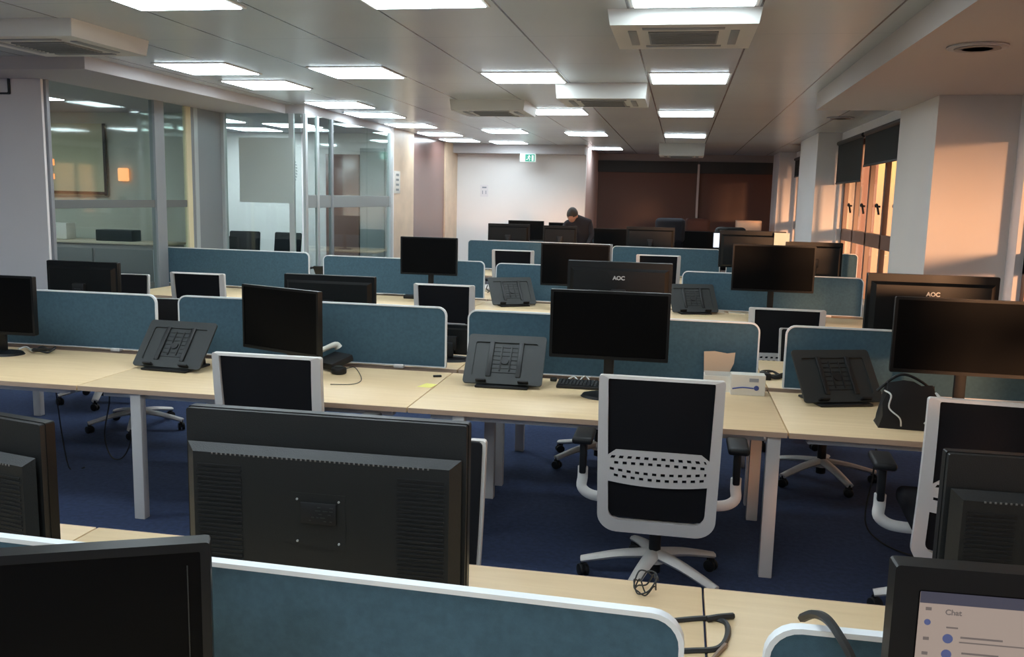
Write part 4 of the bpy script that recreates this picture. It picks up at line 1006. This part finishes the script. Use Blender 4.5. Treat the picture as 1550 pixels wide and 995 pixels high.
# ================================================================ PERSON standing bent over the far desk
def skin_body(name, nodes, edges, material, parent, root=0, sub=2):
    me = bpy.data.meshes.new(name); me.from_pydata([n[0] for n in nodes], edges, []); o = bpy.data.objects.new(name, me); COL.objects.link(o); o.parent = parent
    m1 = o.modifiers.new('skin', 'SKIN'); m1.use_smooth_shade = True
    for i, n in enumerate(nodes):
        me.skin_vertices[0].data[i].radius = (n[1], n[2] if len(n) > 2 else n[1])
    me.skin_vertices[0].data[root].use_root = True
    m2 = o.modifiers.new('sub', 'SUBSURF'); m2.levels = sub; m2.render_levels = sub
    dg = bpy.context.evaluated_depsgraph_get(); dg.update(); me2 = bpy.data.meshes.new_from_object(o.evaluated_get(dg)); o.modifiers.clear(); o.data = me2; me2.materials.clear(); me2.materials.append(material)
    return o
p = at_y(868, 325, 14.35)
pr = thing('person', 'dark-haired person in dark clothes bending over the far desk before the white wall', 'person', (p.x, 14.35, 0))
hz = p.z - .01
# faces the camera (-y); hips to the right (+x) and back, leaning to the left and forward
N = [((.22, .12, .92), .15, .12), ((.20, .08, 1.06), .14, .11), ((.15, .02, 1.24), .16, .11), ((.09, -.05, 1.40), .15, .10), ((.04, -.09, 1.50), .06), ((0.0, -.13, hz - .05), .062),
     ((.26, .0, 1.42), .06), ((.31, -.05, 1.20), .045), ((.24, -.25, 1.00), .038), ((.20, -.36, .86), .03),
     ((-.10, -.08, 1.40), .06), ((-.16, -.14, 1.18), .045), ((-.12, -.30, .98), .038), ((-.08, -.38, .86), .03),
     ((.31, .12, .86), .09), ((.33, .10, .48), .065), ((.34, .16, .09), .045), ((.34, .04, .04), .04),
     ((.13, .12, .86), .09), ((.11, .08, .48), .065), ((.10, .14, .09), .045), ((.10, .02, .04), .04)]
E_ = [(0, 1), (1, 2), (2, 3), (3, 4), (4, 5), (3, 6), (6, 7), (7, 8), (8, 9), (3, 10), (10, 11), (11, 12), (12, 13), (0, 14), (14, 15), (15, 16), (16, 17), (0, 18), (18, 19), (19, 20), (20, 21)]
skin_body('body', N, E_, M_NAVY, pr)
b = nb(); t = bmesh.new(); bmesh.ops.create_uvsphere(t, u_segments=20, v_segments=14, radius=.1)
for v in t.verts:
    v.co.x *= .78; v.co.z *= 1.15
    if v.co.z < -.03: v.co.x *= .86
merge(b, t, TR(0, -.15, hz, .45, .1, -.3))
t = bmesh.new(); bmesh.ops.create_cone(t, cap_ends=True, segments=8, radius1=.016, radius2=.006, depth=.035); merge(b, t, TR(-.03, -.245, hz - .035, PI / 2 + .5, 0, -.3))
for s in (-1, 1):
    t = bmesh.new(); bmesh.ops.create_uvsphere(t, u_segments=8, v_segments=6, radius=.02); bmesh.ops.scale(t, vec=(.5, .8, 1.3), verts=t.verts); merge(b, t, TR(s * .08, -.14 - s * .02, hz - .01))
obj('head', b, M_SKIN, pr, 1.0, label='tanned face looking down')
b = nb(); t = bmesh.new(); bmesh.ops.create_uvsphere(t, u_segments=20, v_segments=14, radius=.108)
bmesh.ops.delete(t, geom=[v for v in t.verts if v.co.z < -.005 and v.co.y < .03], context='VERTS')
for v in t.verts: v.co.x *= .80; v.co.z *= 1.12
merge(b, t, TR(0, -.145, hz + .012, .42, .1, -.3)); obj('hair', b, M_HAIR, pr, 1.0, label='short dark hair')
def hand(cx, cy, cz, s):
    b = nb(); box(b, (cx, cy - .04, cz - .008), (.075, .085, .026), .010, seg=3)
    for k in range(4):
        L_ = (.062, .072, .068, .052)[k]; x = cx - .028 + .0187 * k
        tube(b, [(x, cy - .075, cz), (x, cy - .075 - L_ * .55, cz + .006), (x, cy - .075 - L_, cz - .012)], .0082, 6)
    tube(b, [(cx - s * .03, cy - .02, cz), (cx - s * .055, cy - .05, cz), (cx - s * .06, cy - .08, cz - .01)], .0095, 6)
    obj('hand', b, M_SKIN, pr, 1.0)
hand(.20, -.37, .80, 1); hand(-.08, -.39, .80, -1)
for (x, y) in ((.34, 0.02), (.10, 0.0)):
    b = nb(); box(b, (x, y + .02, .045), (.095, .27, .09), .035, seg=3); obj('shoe', b, M_BLACK, pr, 1.0)
